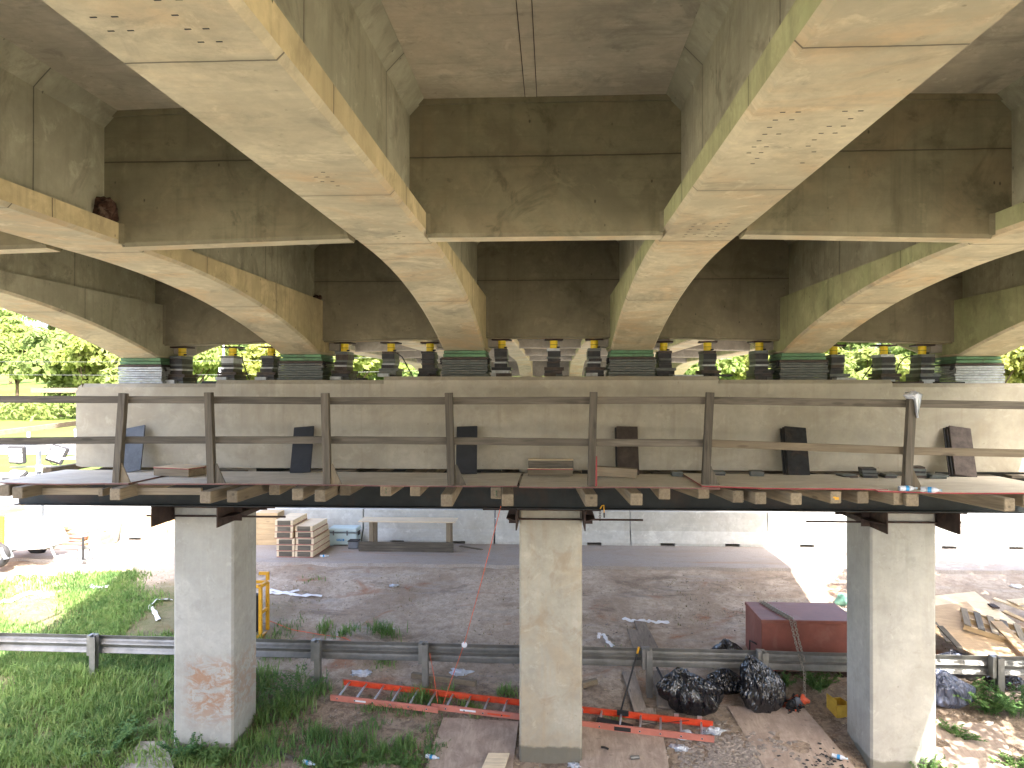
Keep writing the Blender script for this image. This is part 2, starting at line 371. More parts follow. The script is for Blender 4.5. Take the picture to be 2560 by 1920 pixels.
pk = n.noise(n.mp(v, (.7, 1.6, 1), (21, 3, 5)), .75, 7, .7, .8); b = n.mix(n.ma('MULTIPLY', n.ss(pk, .54, .66), .6), b, (.17, .135, .11))
red = n.noise(n.mp(v, (1, 1.3, 1), (3, 8, 0)), .62, 4, .6, 1); b = n.mix(n.ma('MULTIPLY', n.ss(red, .56, .68), .75), b, (.34, .155, .085))
gr = n.noise(n.mp(v, (.5, 2.2, 1), (11, 3, 0)), 1.2, 5, .65); b = n.mix(n.ma('MULTIPLY', n.ss(gr, .52, .68), .5), b, (.42, .39, .37))
# moist dark soil nearer than the rail, leaf mould under the left grass
near = n.ma('SUBTRACT', 1, n.ss(n.ma('ADD', P[1], n.ma('MULTIPLY', a, 1.6)), 13.1, 14.6))
b = n.mix(n.ma('MULTIPLY', near, .75), b, n.mix(n.ss(f, .35, .62), (.13, .095, .07), (.38, .29, .215)))
sp = n.voro(v, 22); spm = n.noise(v, 1.9, 3)
b = n.mix(n.ma('MULTIPLY', n.ma('SUBTRACT', 1, n.ss(sp, .12, .2)), n.ss(spm, .48, .6)), b, (.46, .43, .40))
b = n.mix(n.ma('MULTIPLY', n.ss(ff, .52, .7), .35), b, (.08, .065, .05))
lg = n.ma('MULTIPLY', n.ma('SUBTRACT', 1, n.ss(P[0], -6.6, -4.6)), n.ma('SUBTRACT', 1, n.ss(P[1], 15.5, 16.6)))
b = n.mix(n.ma('MULTIPLY', n.ma('MULTIPLY', lg, n.ss(f, .3, .6)), .6), b, (.10, .13, .045))
pale = n.ma('MULTIPLY', n.ma('SUBTRACT', 1, n.ss(P[0], -8.6, -6)), n.ss(P[1], 15.9, 16.8))
b = n.mix(n.ma('MULTIPLY', pale, .25), b, (.46, .40, .34))
turf = n.ma('MULTIPLY', n.ma('SUBTRACT', 1, n.ss(P[0], -8.2, -6.6)), n.ma('SUBTRACT', 1, n.ss(n.ma('ADD', P[1], n.ma('MULTIPLY', a, 1.5)), 17.0, 17.8)))
b = n.mix(n.ma('MULTIPLY', turf, .8), b, n.mix(n.ss(f, .35, .65), (.09, .12, .035), (.20, .17, .10)))
g1 = n.noise(v, .15, 4, .6); g2 = n.noise(v, 2.5, 5, .7)
grass = n.mix(n.ss(g1, .35, .65), (.085, .13, .028), (.14, .18, .04)); grass = n.mix(n.ss(g2, .4, .65), n.mix(.4, grass, (.10, .14, .03)), grass)
b = n.mix(n.ss(P[1], 33, 34), b, grass)
slope = n.ma('SUBTRACT', 1, n.ss(P[1], 9.0, 9.6))   # unseen pale ground nearer than the picture, added to bounce light under the deck
b = n.mix(slope, b, n.mix(n.ss(a, .3, .7), (.46, .42, .34), (.54, .50, .42)))
spoil = n.ma('MULTIPLY', n.ma('MULTIPLY', n.ss(P[0], 26, 28), n.ss(P[2], 1.2, 2.0)), n.ma('SUBTRACT', 1, n.ss(P[1], 70, 74)))
b = n.mix(spoil, b, (.36, .24, .15))
n.col(b); n.bump(n.ma('ADD', n.ma('MULTIPLY', f, .8), n.ma('MULTIPLY', ff, .5)), .8, .06); m_earth = n.m
me = D.meshes.new('ground'); me.from_pydata(V, [], Fc); me.materials.append(m_earth)
me.polygons.foreach_set('use_smooth', [True]*len(Fc))
o = D.objects.new('ground', me); COL.objects.link(o); tag(o, kind='structure')

def asphalt(name, c, dirt=(.33, .27, .22), damt=.6, sc=1.0):
    n = NT(name, .9, 0, .2); a = n.noise(n.mp(n.obj, (.5, 1.6, 1)), .9*sc, 6, .65, .6); f = n.noise(n.obj, 60, 3, .7); g = n.noise(n.obj, 6, 5, .7)
    b = n.mix(n.ss(f, .3, .7), sc3(c, .75), sc3(c, 1.2)); b = n.mix(n.ma('MULTIPLY', n.ss(a, .45, .68), damt), b, dirt)
    r_ = n.noise(n.mp(n.obj, (.35, 1.8, 1), (4, 9, 0)), 1.1, 5, .65, .8); b = n.mix(n.ma('MULTIPLY', n.ss(r_, .6, .7), .5), b, (.38, .19, .10))
    b = n.mix(n.ma('MULTIPLY', n.ss(g, .5, .7), .3), b, sc3(c, .6)); n.col(b); n.bump(f, .3, .01); return n.m
m_asph = asphalt('dusty_asphalt', (.36, .325, .30)); m_road = asphalt('pale_road_surface', (.22, .215, .21), (.28, .26, .23), .4); m_asph2 = asphalt('dark_asphalt', (.085, .09, .11), (.2, .19, .18), .2)
# shoulder: a real raised slab with a broken edge; then the carriageway sheets
mb = MB(); ex = axis_lin([(-60, -14, 3), (-14, 12, .12), (12, 60, 3)]); vs = []
for x in ex:
    e = 17.75 + .05*x*.0 + mnoise.noise(Vector((x*1.3, 0, 5)))*.12 + mnoise.noise(Vector((x*5, 0, 2)))*.04
    vs += [(x, e, -.10), (x, e+.05, .030), (x, 22.0, .034)]
for i in range(len(ex)-1):
    q = 3*i; mb.add(vs[q:q+6], [(0, 1, 4, 3), (1, 2, 5, 4)])
o = mb.build('road_shoulder', m_asph, fix=False); tag(o, kind='structure')
def sheet(name, x0, x1, y0, y1, z, mt, kind='structure'):
    o = MB().add([(x0,y0,z),(x1,y0,z),(x1,y1,z),(x0,y1,z)], [(0,1,2,3)]).build(name, mt, fix=False); return tag(o, kind=kind)
sheet('road', -300, 300, 22.0, 33.0, .03, m_road)
sheet('far_road', -300, 300, 45.5, 53.5, .03, m_asph2)
m_line = plain('white_road_paint', (.75, .75, .72), .7); m_yline = plain('yellow_road_paint', (.65, .45, .06), .7)
sheet('lane_marking', -300, 300, 24.0, 24.14, .036, m_line); sheet('edge_marking', -300, 300, 46.2, 46.36, .036, m_yline)
sheet('edge_marking', -300, 300, 52.6, 52.76, .036, m_line)
sheet('verge_gravel', -300, 300, 53.7, 57, .05, plain('pale_gravel', (.45, .43, .40), .95, 0, .1, .2, 9))
sheet('median_path', -300, 300, 33.0, 36.0, .02, plain('pale_median_gravel', (.42, .41, .38), .95, 0, .1, .2, 9))

# ------------------------------------------------------------------ the bridge superstructure (one thing)
X0 = -.06; GS = 2.43; GX = [X0+GS*(i-2.5) for i in range(6)]; GD = [-.10, -.05, 0, 0, -.05, -.10]
P1, P2 = 11.55, 38.55
bridge = empty('highway_overpass', (0, 0, 0), 0, 'concrete girder overpass with arched haunches spanning over the road, filling the upper photo', 'bridge')
def soff(y):     # soffit height of a centre girder
    d = min(abs(y-P1), abs(y-P2)); d = max(0, d-.45)
    return 1.185 - (.0275*(4.8-d)**2 if d < 4.8 else 0)
LED = 1.345; GW = .31; WH = .175; SL = 2.225
def girder(i):
    ys_ = sorted(set([-9, -7.5, P1-5.25] + [P1-5.25+.3*k for k in range(16)] + [P1-.45, P1+.45] + [P1+.45+.3*k for k in range(17)] + [P2-5.25+.3*k for k in range(16)] + [P2-.45, P2+.45] + [P2+.45+.3*k for k in range(17)] + [58]))
    dz = CH + GD[i]; x = GX[i]; c = .028; mb = MB(); rings = []
    for y in ys_:
        s = soff(y) + dz; l = LED + dz; t = SL + dz
        rings.append([(x-GW+c, y, s), (x+GW-c, y, s), (x+GW, y, s+c), (x+GW, y, l), (x+WH, y, l+.02), (x+WH, y, t-.12), (x+WH+.125, y, t+.01), (x+WH+.125, y, t+.25),
                      (x-WH-.125, y, t+.25), (x-WH-.125, y, t+.01), (x-WH, y, t-.12), (x-WH, y, l+.02), (x-GW, y, l), (x-GW, y, s+c)])
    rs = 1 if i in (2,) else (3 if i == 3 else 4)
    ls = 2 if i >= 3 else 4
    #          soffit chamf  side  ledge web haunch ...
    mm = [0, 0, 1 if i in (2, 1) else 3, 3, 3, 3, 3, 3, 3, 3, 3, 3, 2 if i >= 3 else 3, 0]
    k = len(rings[0]); vs = [p for r in rings for p in r]
    fs = []; ms = []
    for a in range(len(rings)-1):
        for j in range(k): fs.append((a*k+j, (a+1)*k+j, (a+1)*k+(j+1) % k, a*k+(j+1) % k)); ms.append(mm[j])
    mb.add(vs, fs)
    mb.mi = ms
    # rows of small form-tie slots in the soffit, 1.5 mm proud dark plugs
    if i in (2, 3):
        rr = random.Random(i)
        blocks = {2: [(2.28, 2.55, -.14), (2.28, 2.6, .12), (4.15, 4.5, .0), (5.75, 6.05, .1)], 3: [(3.35, 4.15, -.12), (3.35, 4.15, .14), (5.6, 6.15, -.08), (5.6, 6.1, .1)]}[i]
        for (ya, yb, xo) in blocks:
            y = ya
            while y < yb:
                for q in (-.045, .02):
                    if rr.random() < .85: mb.cbox((x+xo+q+rr.uniform(-.004, .004), y, soff(y)+dz), .022, .006, .003, m=4)
                y += .095
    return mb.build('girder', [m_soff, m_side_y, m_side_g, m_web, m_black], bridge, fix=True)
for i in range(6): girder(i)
mb = MB()   # slab between and outside the webs, in strips following the crown
tz = CH + SL
edges = [-7.5] + [x for i in range(6) for x in (GX[i]-WH-.12, GX[i]+WH+.12)] + [7.38]
crown = lambda x: -.10*min(1.3, max(0, (abs(x-X0)-1.2)/4.9))
for k in range(0, len(edges)-1):
    if k % 2: continue
    a, b_ = edges[k], edges[k+1]
    za, zb = tz+crown(a), tz+crown(b_)
    if k == 0: za = zb = tz-.11
    if k == len(edges)-2: za = zb = tz-.11
    mb.add([(a,-9,za),(b_,-9,zb),(b_,58,zb),(a,58,za),(a,-9,za+.24),(b_,-9,zb+.24),(b_,58,zb+.24),(a,58,za+.24)], [(0,3,2,1),(4,5,6,7),(0,1,5,4),(1,2,6,5),(2,3,7,6),(3,0,4,7)])
    if 0 < k < len(edges)-2:  # longitudinal form-board joint
        xm = (a+b_)/2 - .10; zm = tz + crown(xm)
        for q in (-.045, .045): mb.box(xm+q-.0025, xm+q+.0025, -8.9, P1-.3, zm-.003, zm+.02, m=1)
        mb.box(xm-.041, xm+.041, -8.9, P1-.3, zm-.0015, zm+.02, m=0)
o = mb.build('deck_slab', [m_slab, m_rust], bridge)
mb = MB(); mb.box(-7.5, 7.38, -9, 58, tz+.30, tz+.33); mb.build('road_surface', m_asph2, bridge)
for sx, xx in ((-1, -7.5), (1, 7.38)):
    prof = [(xx, tz-.11), (xx-sx*.4, tz-.11), (xx-sx*.38, tz+.35), (xx-sx*.22, tz+.60), (xx-sx*.18, tz+1.05), (xx, tz+1.05)]
    MB().prism([(p[0]+sx*.003, p[1]-.003) for p in prof], -9, 58, 'y').build('parapet', m_far, bridge)
def diaph(i, y0, y1, zb, mt, name='diaphragm'):
    xa = GX[i]+WH; xb = GX[i+1]-WH; fa = GX[i]+GW; fb = GX[i+1]-GW
    da, db = GD[i], GD[i+1]; c = .028; mb = MB()
    # body between webs, above flange tops
    def slabby(x0, x1, z0a, z0b, z1a, z1b, ch):
        # front face chamfered along the bottom
        vs = []
        for (x, z0, z1) in ((x0, z0a, z1a), (x1, z0b, z1b)):
            vs += [(x, y0+ch, z0), (x, y1-ch, z0), (x, y1, z0+ch), (x, y1, z1), (x, y0, z1), (x, y0, z0+ch)]
        mb.add(vs, [tuple(range(6)), tuple(range(11, 5, -1))] + [(k, k+6, (k+1) % 6+6, (k+1) % 6) for k in range(6)])
        if ch: mb.mi[-6] = 1  # bottom face in paler soffit concrete: light on it put into the colour
    t = CH + SL + .05
    slabby(fa, fb, CH+zb+da, CH+zb+db, CH+LED+da+.0, CH+LED+db, c)
    slabby(xa, xb, CH+LED+da+.022, CH+LED+db+.022, t+da-.05, t+db-.05, .0)
    mb.bar((fa-.12, y0+.007, CH+LED+da+.012), (fb+.12, y0+.007, CH+LED+db+.012), .018, .045)
    # small fillet strip under the slab
    mb.bar((xa, y0-.012, CH+SL+da-.02), (xb, y0-.012, CH+SL+db-.02), .03, .045)
    # chamfer strips at the flange corners
    for xe, dd, sg in ((fa, da, 1), (fb, db, -1)):
        mb.prism([(xe, y0-.03), (xe+sg*.03, y0), (xe, y0)], CH+zb+dd+.02, CH+LED+dd, 'z')
    return mb.build(name, [mt, m_soff], bridge)
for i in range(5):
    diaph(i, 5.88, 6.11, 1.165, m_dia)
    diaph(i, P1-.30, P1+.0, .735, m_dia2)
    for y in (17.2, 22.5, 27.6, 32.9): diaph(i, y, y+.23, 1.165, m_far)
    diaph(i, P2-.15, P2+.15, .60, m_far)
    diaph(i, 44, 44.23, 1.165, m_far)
    # half-height end block behind the pier diaphragm, with small corner blocks above the caps
for i in range(5):
    for sg, g in ((1, i), (-1, i+1)):
        xe = GX[g]+sg*GW; mb = MB(); mb.box(min(xe, xe+sg*.16), max(xe, xe+sg*.16), P1+.003, P1+.42, CH+.62+GD[g], CH+1.2+GD[g])
        mb.build('corner_block', m_far, bridge)

# ------------------------------------------------------------------ piers
def pier(yc, label, near):
    p = empty('bridge_pier', (0, 0, 0), 0, label, 'bridge pier')
    st = [(-6.93, -4.85, .065), (-4.85, -2.40, .115), (-2.40, 2.32, .165), (2.32, 4.69, .115), (4.69, 6.85, .065)]
    y0, y1 = yc-.70, yc+.70; zb = CH-1.15; mb = MB(); c = .055
    for k, (a, b_, z) in enumerate(st):
        zt = CH+z
        prof = [(y0, zb), (y0, zt-c), (y0+c, zt), (y1-c, zt), (y1, zt-c), (y1, zb)]
        if k == 0:
            mb.prism(prof, a+.09, b_, 'x'); mb.prism([(a, zb+.02), (a, zt-.12), (a+.03, zt-.05), (a+.0895, zt-.012), (a+.0895, zb)], y0+.002, y1-.002, 'y')
        elif k == 4:
            mb.prism(prof, a, b_-.09, 'x'); mb.prism([(b_, zb+.02), (b_, zt-.12), (b_-.03, zt-.05), (b_-.0895, zt-.012), (b_-.0895, zb)], y0+.002, y1-.002, 'y')
        else: mb.prism(prof, a, b_, 'x')
    mb.build('cap_beam', m_cap if near else m_far, p)
    for k, cx in enumerate((-5.14, -.02, 4.94)):
        h = .452; e = .03; pr = [(cx-h+e, yc-h), (cx+h-e, yc-h), (cx+h, yc-h+e), (cx+h, yc+h-e), (cx+h-e, yc+h), (cx-h+e, yc+h), (cx-h, yc+h-e), (cx-h, yc-h+e)]
        pr = [(a, b_) for a, b_ in pr]
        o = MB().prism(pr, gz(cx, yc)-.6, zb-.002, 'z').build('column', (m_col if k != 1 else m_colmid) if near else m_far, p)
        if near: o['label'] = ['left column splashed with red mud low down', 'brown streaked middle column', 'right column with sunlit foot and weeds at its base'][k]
    return p
pier(P1, 'near concrete pier with long stepped cap beam on three square columns', True)
pier(P2, 'far concrete pier across the road, seen through the gap over the near cap', False)
gt = {0: .065, 1: .115, 2: .165, 3: .165, 4: .115, 5: .065}

# ------------------------------------------------------------------ bearings, jacks and shim stacks on the cap
ordn = ['first', 'second', 'third', 'fourth', 'fifth', 'sixth']
bay = ['leftmost', 'second', 'middle', 'fourth', 'rightmost']
for i in range(6):
    x = GX[i]; zt = CH+gt[i]; top = CH+soff(P1)+GD[i]
    b_ = empty('bearing_stack', (x, P1-.08, zt), 0, f'stack of steel plates with green top under the {ordn[i]} girder from the left', 'bearing stack', 'bearing stacks between girders and pier cap')
    H = top-zt; rr = random.Random(i); nplates = 8; hz = (H-.10)/nplates; z = .0
    for k in range(nplates):
        mt = m_st1 if i in (0, 5) else m_st4  # outer two stacks paler: daylight on them put into the plate colour
        if k == nplates-1: mt = m_st3
        o = MB().cbox((rr.uniform(-.012, .012), 0, z+hz/2), .67+rr.uniform(-.015, .015), .66, hz-.007).build('steel_plate', mt, b_, bev=.003); z += hz
    for k in range(2):
        MB().cbox((0, 0, z+.0245), .63-.02*k, .62, .044).build('green_plate', m_green, b_, bev=.004); z += .05
    for sx in (-1, 1):
        mb = MB()
        for k in range(3): mb.cyl((sx*.335, -.30+.02*k, H-.13-.02*k), (sx*.355, -.27+.02*k, H-.13-.03*k), .018, 6)
        mb.build('anchor_bolt', m_black, b_)
# jack: built once, copied
def make_jack():
    t = empty('hydraulic_jack'); MB().cbox((0, 0, -.012), .27, .27, .022).build('top_plate', m_rust, t)
    mb = MB(); mb.cyl((0, 0, -.145), (0, 0, -.0235), .058, 20); mb.build('cylinder', m_yel, t)
    MB().cyl((0, 0, -.088), (0, 0, -.083), .0595, 20).build('collar_ring', m_black, t)
    MB().cyl((.04, -.03, -.125), (.085, -.045, -.125), .012, 8).build('coupler', m_black, t)
    return t
def make_shims(): 
    t = empty('shim_stack'); z = 0
    for h, wd, mt, off in ((.035, .27, m_st4, 0), (.05, .26, m_st2, 0), (.04, .29, m_st3, .01)):
        MB().cbox((off, -.01, z+h/2), wd, .46, h-.003).build('wide_plate', mt, t); z += h
    MB().cbox((-.05, -.26, .025), .17, .10, .046).build('loose_plate', m_st1, t)
    for h, mt in ((.05, m_st2), (.022, m_st1), (.04, m_st2), (.022, m_st4), (.075, m_st2), (.0355, m_st4)):
        MB().cbox((random.uniform(-.004, .004), 0, z+h/2), .19, .36, h-.003).build('steel_plate', mt, t); z += h
    return t, z
jack0 = make_jack(); shim0, SH = make_shims()
var_m = [[m_st2, m_st4], [m_st1, m_st2], [m_st3, m_st4]]
JX = [455, 581, 678, 861, 977, 1074.6, 1254, 1383.4, 1485, 1658, 1768, 1897.5, 2083, 2208.5, 2304.6]
for k, px in enumerate(JX):
    bi = k//3; x = px2x(px, P1+.02); zc = CH + [.065 if k == 0 else .115, .115, .165, .115, .065][bi]
    if bi == 1 and k > 3: zc = CH+.165
    if bi == 3 and k < 11: zc = CH+.165 if k == 9 else CH+.115
    if k == 14: zc = CH+.065
    pos = ['left', 'middle', 'right'][k % 3]
    s = shim0 if k == 0 else copy_tree(shim0); s.location = (x, P1+.02, zc)
    tag(s, f'small tower of black and grey steel shims carrying the {pos} jack of the {bay[bi]} bay', 'shim stack', 'shim stacks under the jacks')
    jz = CH + [.63, .69, .73, .69, .63][bi]+.005
    hh = jz-.145-zc; s.scale = (1, 1, hh/SH)
    for ch in s.children:
        if ch.name.startswith('steel_plate'): ch.location.x = random.uniform(-.012, .012)
        if k and random.random() < .45: ch.data = ch.data.copy(); ch.data.materials[0] = random.choice([m_st1, m_st2, m_st3, m_st4, m_st2])
    j = jack0 if k == 0 else copy_tree(jack0); j.location = (x+.005, P1+.02, jz); j.rotation_euler.z = random.uniform(-.15, .15)
    tag(j, f'yellow hydraulic jack with flat head plate, {pos} one of three in the {bay[bi]} bay', 'jack', 'yellow jacks lifting the bridge')
# the two jacks seen on the far pier
for k, px in enumerate((1252, 1346, 1413)):
    j = copy_tree(jack0); j.location = (px2x(px, P2), P2, CH+.60)
    j.scale = (1.3, 1.3, 2.4)
    tag(j, ['tiny yellow jack on the far pier, leftmost of three', 'tiny yellow jack on the far pier, middle of three', 'tiny yellow jack on the far pier, rightmost of three'][k], 'jack', 'jacks on the far pier')
# hoses
for k, (pts, lab) in enumerate([
    ([(604, 882), (608, 905), (616, 930), (624, 949)], 'black hose hanging beside the middle jack of the leftmost bay'),
    ([(993, 883), (1006, 893), (1018, 915), (1032, 941)], 'red and black hose curving down right of the middle jack in the second bay'),
    ([(2283, 889), (2262, 893), (2248, 910), (2240, 934)], 'curved hose running down left of the last jack at right'),
    ([(2182, 912), (2170, 928), (2157, 946)], 'short straight hose left of the middle jack in the rightmost bay')]):
    P = [at(px, py, P1-.12) for px, py in pts]; P[-1].z = max(P[-1].z, CH+.07)
    tag(MB().tube(P, .009).build('hydraulic_hose', m_rope), lab, 'hose', 'hydraulic hoses')
# loose plates and tools along the cap top
for k, (px, y, wd, hh, zz, mt, lab) in enumerate([
    (530, P1-.45, .22, .035, .065, m_st2, 'dark loose plate on the cap by the first step from left'), (905, P1-.5, .12, .03, .115, m_black, 'small black fitting on the cap in the second bay'),
    (1720, P1-.5, .40, .02, .165, m_st1, 'pale loose plate right of the fourth girder bearing'), (1805, P1-.4, .26, .03, .165, m_st2, 'dark flat plate straddling the step of the cap in the fourth bay'),
    (2110, P1-.5, .26, .03, .115, m_st1, 'pale steel offcut beside the left jack of the rightmost bay'), (2265, P1-.45, .4, .025, .065, m_st3, 'rusty strip lying on the cap near its right step'),
    (2372, P1-.5, .34, .02, .065, m_st2, 'dark thin plate at the foot of the sixth bearing stack'), (1260, P1-.3, .22, .05, .165, m_st3, 'brown block beside the third bearing stack')]):
    o = MB().cbox((0, 0, hh/2+.001), wd, .2, hh).build('loose_plate', mt, bev=.002); o.location = (px2x(px, y), y, CH+zz); tag(o, lab, 'steel plate', 'loose plates on the cap')
# nests on the flange ledges
def blob(name, c, r, sz, mt, seed=0, amp=.25, freq=3):
    bm = bmesh.new(); bmesh.ops.create_icosphere(bm, subdivisions=3, radius=1)
    for v_ in bm.verts:
        k = 1 + amp*mnoise.noise(v_.co*freq*.4 + Vector((seed, seed, 0))) + amp*.4*mnoise.noise(v_.co*freq + Vector((seed, 0, seed)))
        v_.co = Vector((v_.co.x*sz[0], v_.co.y*sz[1], v_.co.z*sz[2]))*k*r
    me = D.meshes.new(name); bm.to_mesh(me); bm.free(); me.materials.append(mt)
    me.polygons.foreach_set('use_smooth', [True]*len(me.polygons))
    o = D.objects.new(name, me); COL.objects.link(o); o.location = c; return o
o = blob('bird_nest', (GX[1]+.22, 5.80, CH+LED+.02), .1, (.9, .9, 1.3), m_nest, 2, .5, 5); tag(o, 'dark mud and straw nest in the corner above the left bottom flange', 'nest', 'mud nests')
o = blob('bird_nest', (GX[1]+.24, P1-.36, CH+LED-.02), .06, (1, 1, .8), m_nest, 5, .5, 5); tag(o, 'tiny dark nest in the corner above the second bearing', 'nest', 'mud nests')
# ------------------------------------------------------------------ work platform under the cap
PZ = CH-1.18                                  # walking surface
def box_obj(name, c, size, mt, label=None, cat=None, group=None, rot=(0,0,0), bev=.003, parent=None):
    o = MB().cbox((0,0,0), *size).build(name, mt, parent, bev=bev); o.location = c; o.rotation_euler = rot
    return tag(o, label, cat, group)
# steel beams and the brackets that carry them
for (ya, lab) in ((10.62, 'long dark steel beam running under the front of the platform'), (12.70, 'rear steel beam behind the columns under the platform')):
    mb = MB(); x0, x1 = -7.62, 9.0; t, bt = PZ-.165, CH-1.66; mb.box(x0, x1, ya-.006, ya+.006, bt+.014, t-.014)
    mb.box(x0, x1, ya-.11, ya+.11, bt, bt+.0139); mb.box(x0, x1, ya-.11, ya+.11, t-.0139, t)
    tag(mb.build('steel_beam', m_beam), lab, 'steel beam')
for k, cx in enumerate((-5.14, -.02, 4.94)):
    nm = ['left', 'middle', 'right'][k]
    cl = empty('column_clamp', (cx, P1, CH-1.80), 0, f'rusty steel bracket clamp bolted round the top of the {nm} column', 'column clamp', 'clamps carrying the platform beams')
    for sg in (-1, 1):
        mb = MB(); xi = sg*.462; xo = sg*.478
        mb.add([(xi,-1.05,-.15),(xo,-1.05,-.15),(xo,-1.05,.125),(xi,-1.05,.125),(xi,1.4,-.15),(xo,1.4,-.15),(xo,1.4,.125),(xi,1.4,.125)], [(0,1,2,3),(4,7,6,5),(0,4,5,1),(3,2,6,7),(0,3,7,4),(1,5,6,2)])
        xe = sg*.62
        mb.add([(xo,-1.02,-.03),(xe,-.80,-.03),(xe,1.3,-.03),(xo,1.3,-.03),(xo,-1.02,-.018),(xe,-.80,-.018),(xe,1.3,-.018),(xo,1.3,-.018)], [(0,1,2,3),(7,6,5,4),(0,4,5,1),(1,5,6,2),(2,6,7,3),(3,7,4,0)])
        mb.build('bracket', m_rust, cl)
        for y in (-.50, .50): MB().box(sg*.48, sg*.60, y-.004, y+.004, -.145, .12).build('stiffener', m_rust, cl)
    ext = [((-.78, 1.08), (-.85, 1.24)), ((-.98, .72), (-.62, 1.32)), ((-.80, .86), (-1.35, .75))][k]
    for j, z in enumerate((.048, -.088)):
        for y in (-.475, .475):
            a, b_ = ext[j]; MB().cyl((a, y, z), (b_, y, z), .0145, 8).build('threaded_rod', m_rust, cl)
    if k == 1:  # small hook chain at its right side
        h = empty('hook_chain', at(1500, 1272, 10.5), 0, 'short chain with yellow hook hanging right of the middle column top', 'chain'); mb = MB()
        for q in range(6): mb.torus((0, 0, -.03-.024*q), .013, .004, 'y' if q % 2 else 'x', 10, 5)
        mb.build('chain', m_rust, h); MB().tube([(.0, 0, 0), (.03, 0, .045), (.05, 0, .05), (.055, 0, .0), (.055, 0, -.05)], .009).build('hook', m_yel2, h)
        MB().cyl((.056, 0, -.05), (.058, 0, -.12), .011, 8).build('handle', m_black, h)
# joists: (px centre of end face, py bottom)
JO = [(10,1240),(43,1246),(287,1250),(513,1258),(580,1256),(686,1237),(744,1250),(800,1254),(862,1238),(964,1240),(1038,1240),(1117,1266),(1240,1247),(1269,1265),(1478,1266),(1591,1263),(1661,1248),(1760,1246),(1846,1256),(1902,1260),(1991,1262),(2090,1258),(2158,1258),(2248,1262),(2281,1265),(2525,1278),(2572,1268)]
where = ['at the far left end', 'second from the left end', 'under the first railing post', 'under the second railing post', 'just right of the second railing post', 'short one above the left column clamp', 'left of a pair before the third post', 'right of a pair before the third post', 'just right of the third post', 'with a bent nail, left of the fourth post', 'plain short end left of the fourth post', 'under the fourth railing post', 'with a nail, left of the gap in the decking', 'at the gap in the decking', 'under the fifth railing post', 'with a split broken end right of the fifth post', 'second right of the fifth post', 'under the sixth railing post', 'first right of the sixth post', 'second right of the sixth post', 'third right of the sixth post', 'with yellow paint on its end', 'left of the bottle and last post', 'under the last post, darker', 'pale block end beneath the bottles', 'long one near the right frame edge', 'cut by the right frame edge']
rr = random.Random(3)
jz = PZ-.018-.072
for k, (px, py) in enumerate(JO):
    d = ray(px, py); Y = d.y*(-1.337)/d.z; Y = min(Y, 9.75); p = at(px, py, Y)
    skew = (-.18+.36*rr.random())*.5
    if k in (17, 18, 19, 20, 21, 22, 23, 25): skew = .10 + .12*rr.random()
    L = 3.9 if k not in (24,) else .35
    w_ = rr.uniform(.128, .142); o = MB().add([(-w_/2,0,-.07),(w_/2,0,-.07),(w_/2,L,-.07),(-w_/2,L,-.07),(-w_/2,0,.07),(w_/2,0,.07),(w_/2,L,.07),(-w_/2,L,.07)], [(0,3,2,1),(4,5,6,7),(0,1,5,4),(1,2,6,5),(2,3,7,6),(3,0,4,7)]).build('timber_joist', WN['y'], bev=.009)
    o.location = (p.x, p.y, jz); o.rotation_euler = (0, 0, skew); tag(o, 'squared timber joist end ' + where[k], 'timber', 'timber joists under the platform')
    if k == 21: 
        pt = MB().cbox((.01, -.0015, -.012), .05, .002, .03).cbox((-.02, -.0015, .0), .03, .002, .018).build('paint_mark', m_yel2, o)
    if k in (9, 12): MB().tube([(0, -.002, .03), (.012, -.02, .02), (.006, -.022, -.02), (.014, -.012, -.028)], .006).build('bent_nail', m_green, o)
# boards on edge under the left sheets, and small offcuts
for px0, px1, py, Y, lab in ((74, 257, 1228, 9.35, 'pale board on edge under the left decking sheet'), (325, 505, 1228, 9.32, 'weathered board on edge between the first two posts')):
    a, b_ = at(px0, py, Y), at(px1, py, Y); tag(MB().bar(a, b_, .04, .085).build('edge_board', WN['x'], bev=.003), lab, 'board', 'boards under the platform')
for px, py, lab in ((263, 1229, 'little offcut left of the first post base'), (312, 1229, 'little offcut right of the first post base')):
    p = at(px, py, 9.2); box_obj('timber_offcut', p, (.055, .2, .085), WN['y'], lab, 'offcut', 'offcuts nailed at the first post')
# deck sheets (thin plywood with red painted edges); poly in (px, Y)
def deck(px0, px1, y0, y1, zo, lab, red, y0b=None, tilt=0.0):
    xa, xb = at(px0, 1215, y0).x, at(px1, 1215, y0).x; y0b = y0 if y0b is None else y0b
    z = PZ-.016+zo; t = .016; mb = MB(); seg = 6; vs = []
    for i in range(seg+1):
        f = i/seg; x = xa+(xb-xa)*f; yy = y0+(y0b-y0)*f; dz = .006*math.sin(f*7+px0) + tilt*(f-.5)
        vs += [(x, yy, z+dz), (x, y1, z+dz*.3), (x, y1, z+t+dz*.3), (x, yy, z+t+dz)]
    fs = []; mi = []
    for i in range(seg):
        a = 4*i
        for q, m_ in (((a,a+1,a+5,a+4), 0), ((a+3,a+7,a+6,a+2), 0), ((a,a+4,a+7,a+3), 1), ((a+1,a+2,a+6,a+5), 1)): fs.append(q); mi.append(m_)
    fs += [(0,3,2,1), (4*seg,4*seg+1,4*seg+2,4*seg+3)]; mi += [1, 1]
    mb.add(vs, fs); mb.mi = mi
    o = mb.build('decking_sheet', [m_plydeck, (m_redpaint if px0 > 1700 else m_dulledge) if red else W['x']]); return tag(o, lab, 'plywood sheet', 'plywood decking of the platform')
deck(-30, 320, 9.22, 10.75, .0, 'pale decking sheet at the left end of the platform', True)
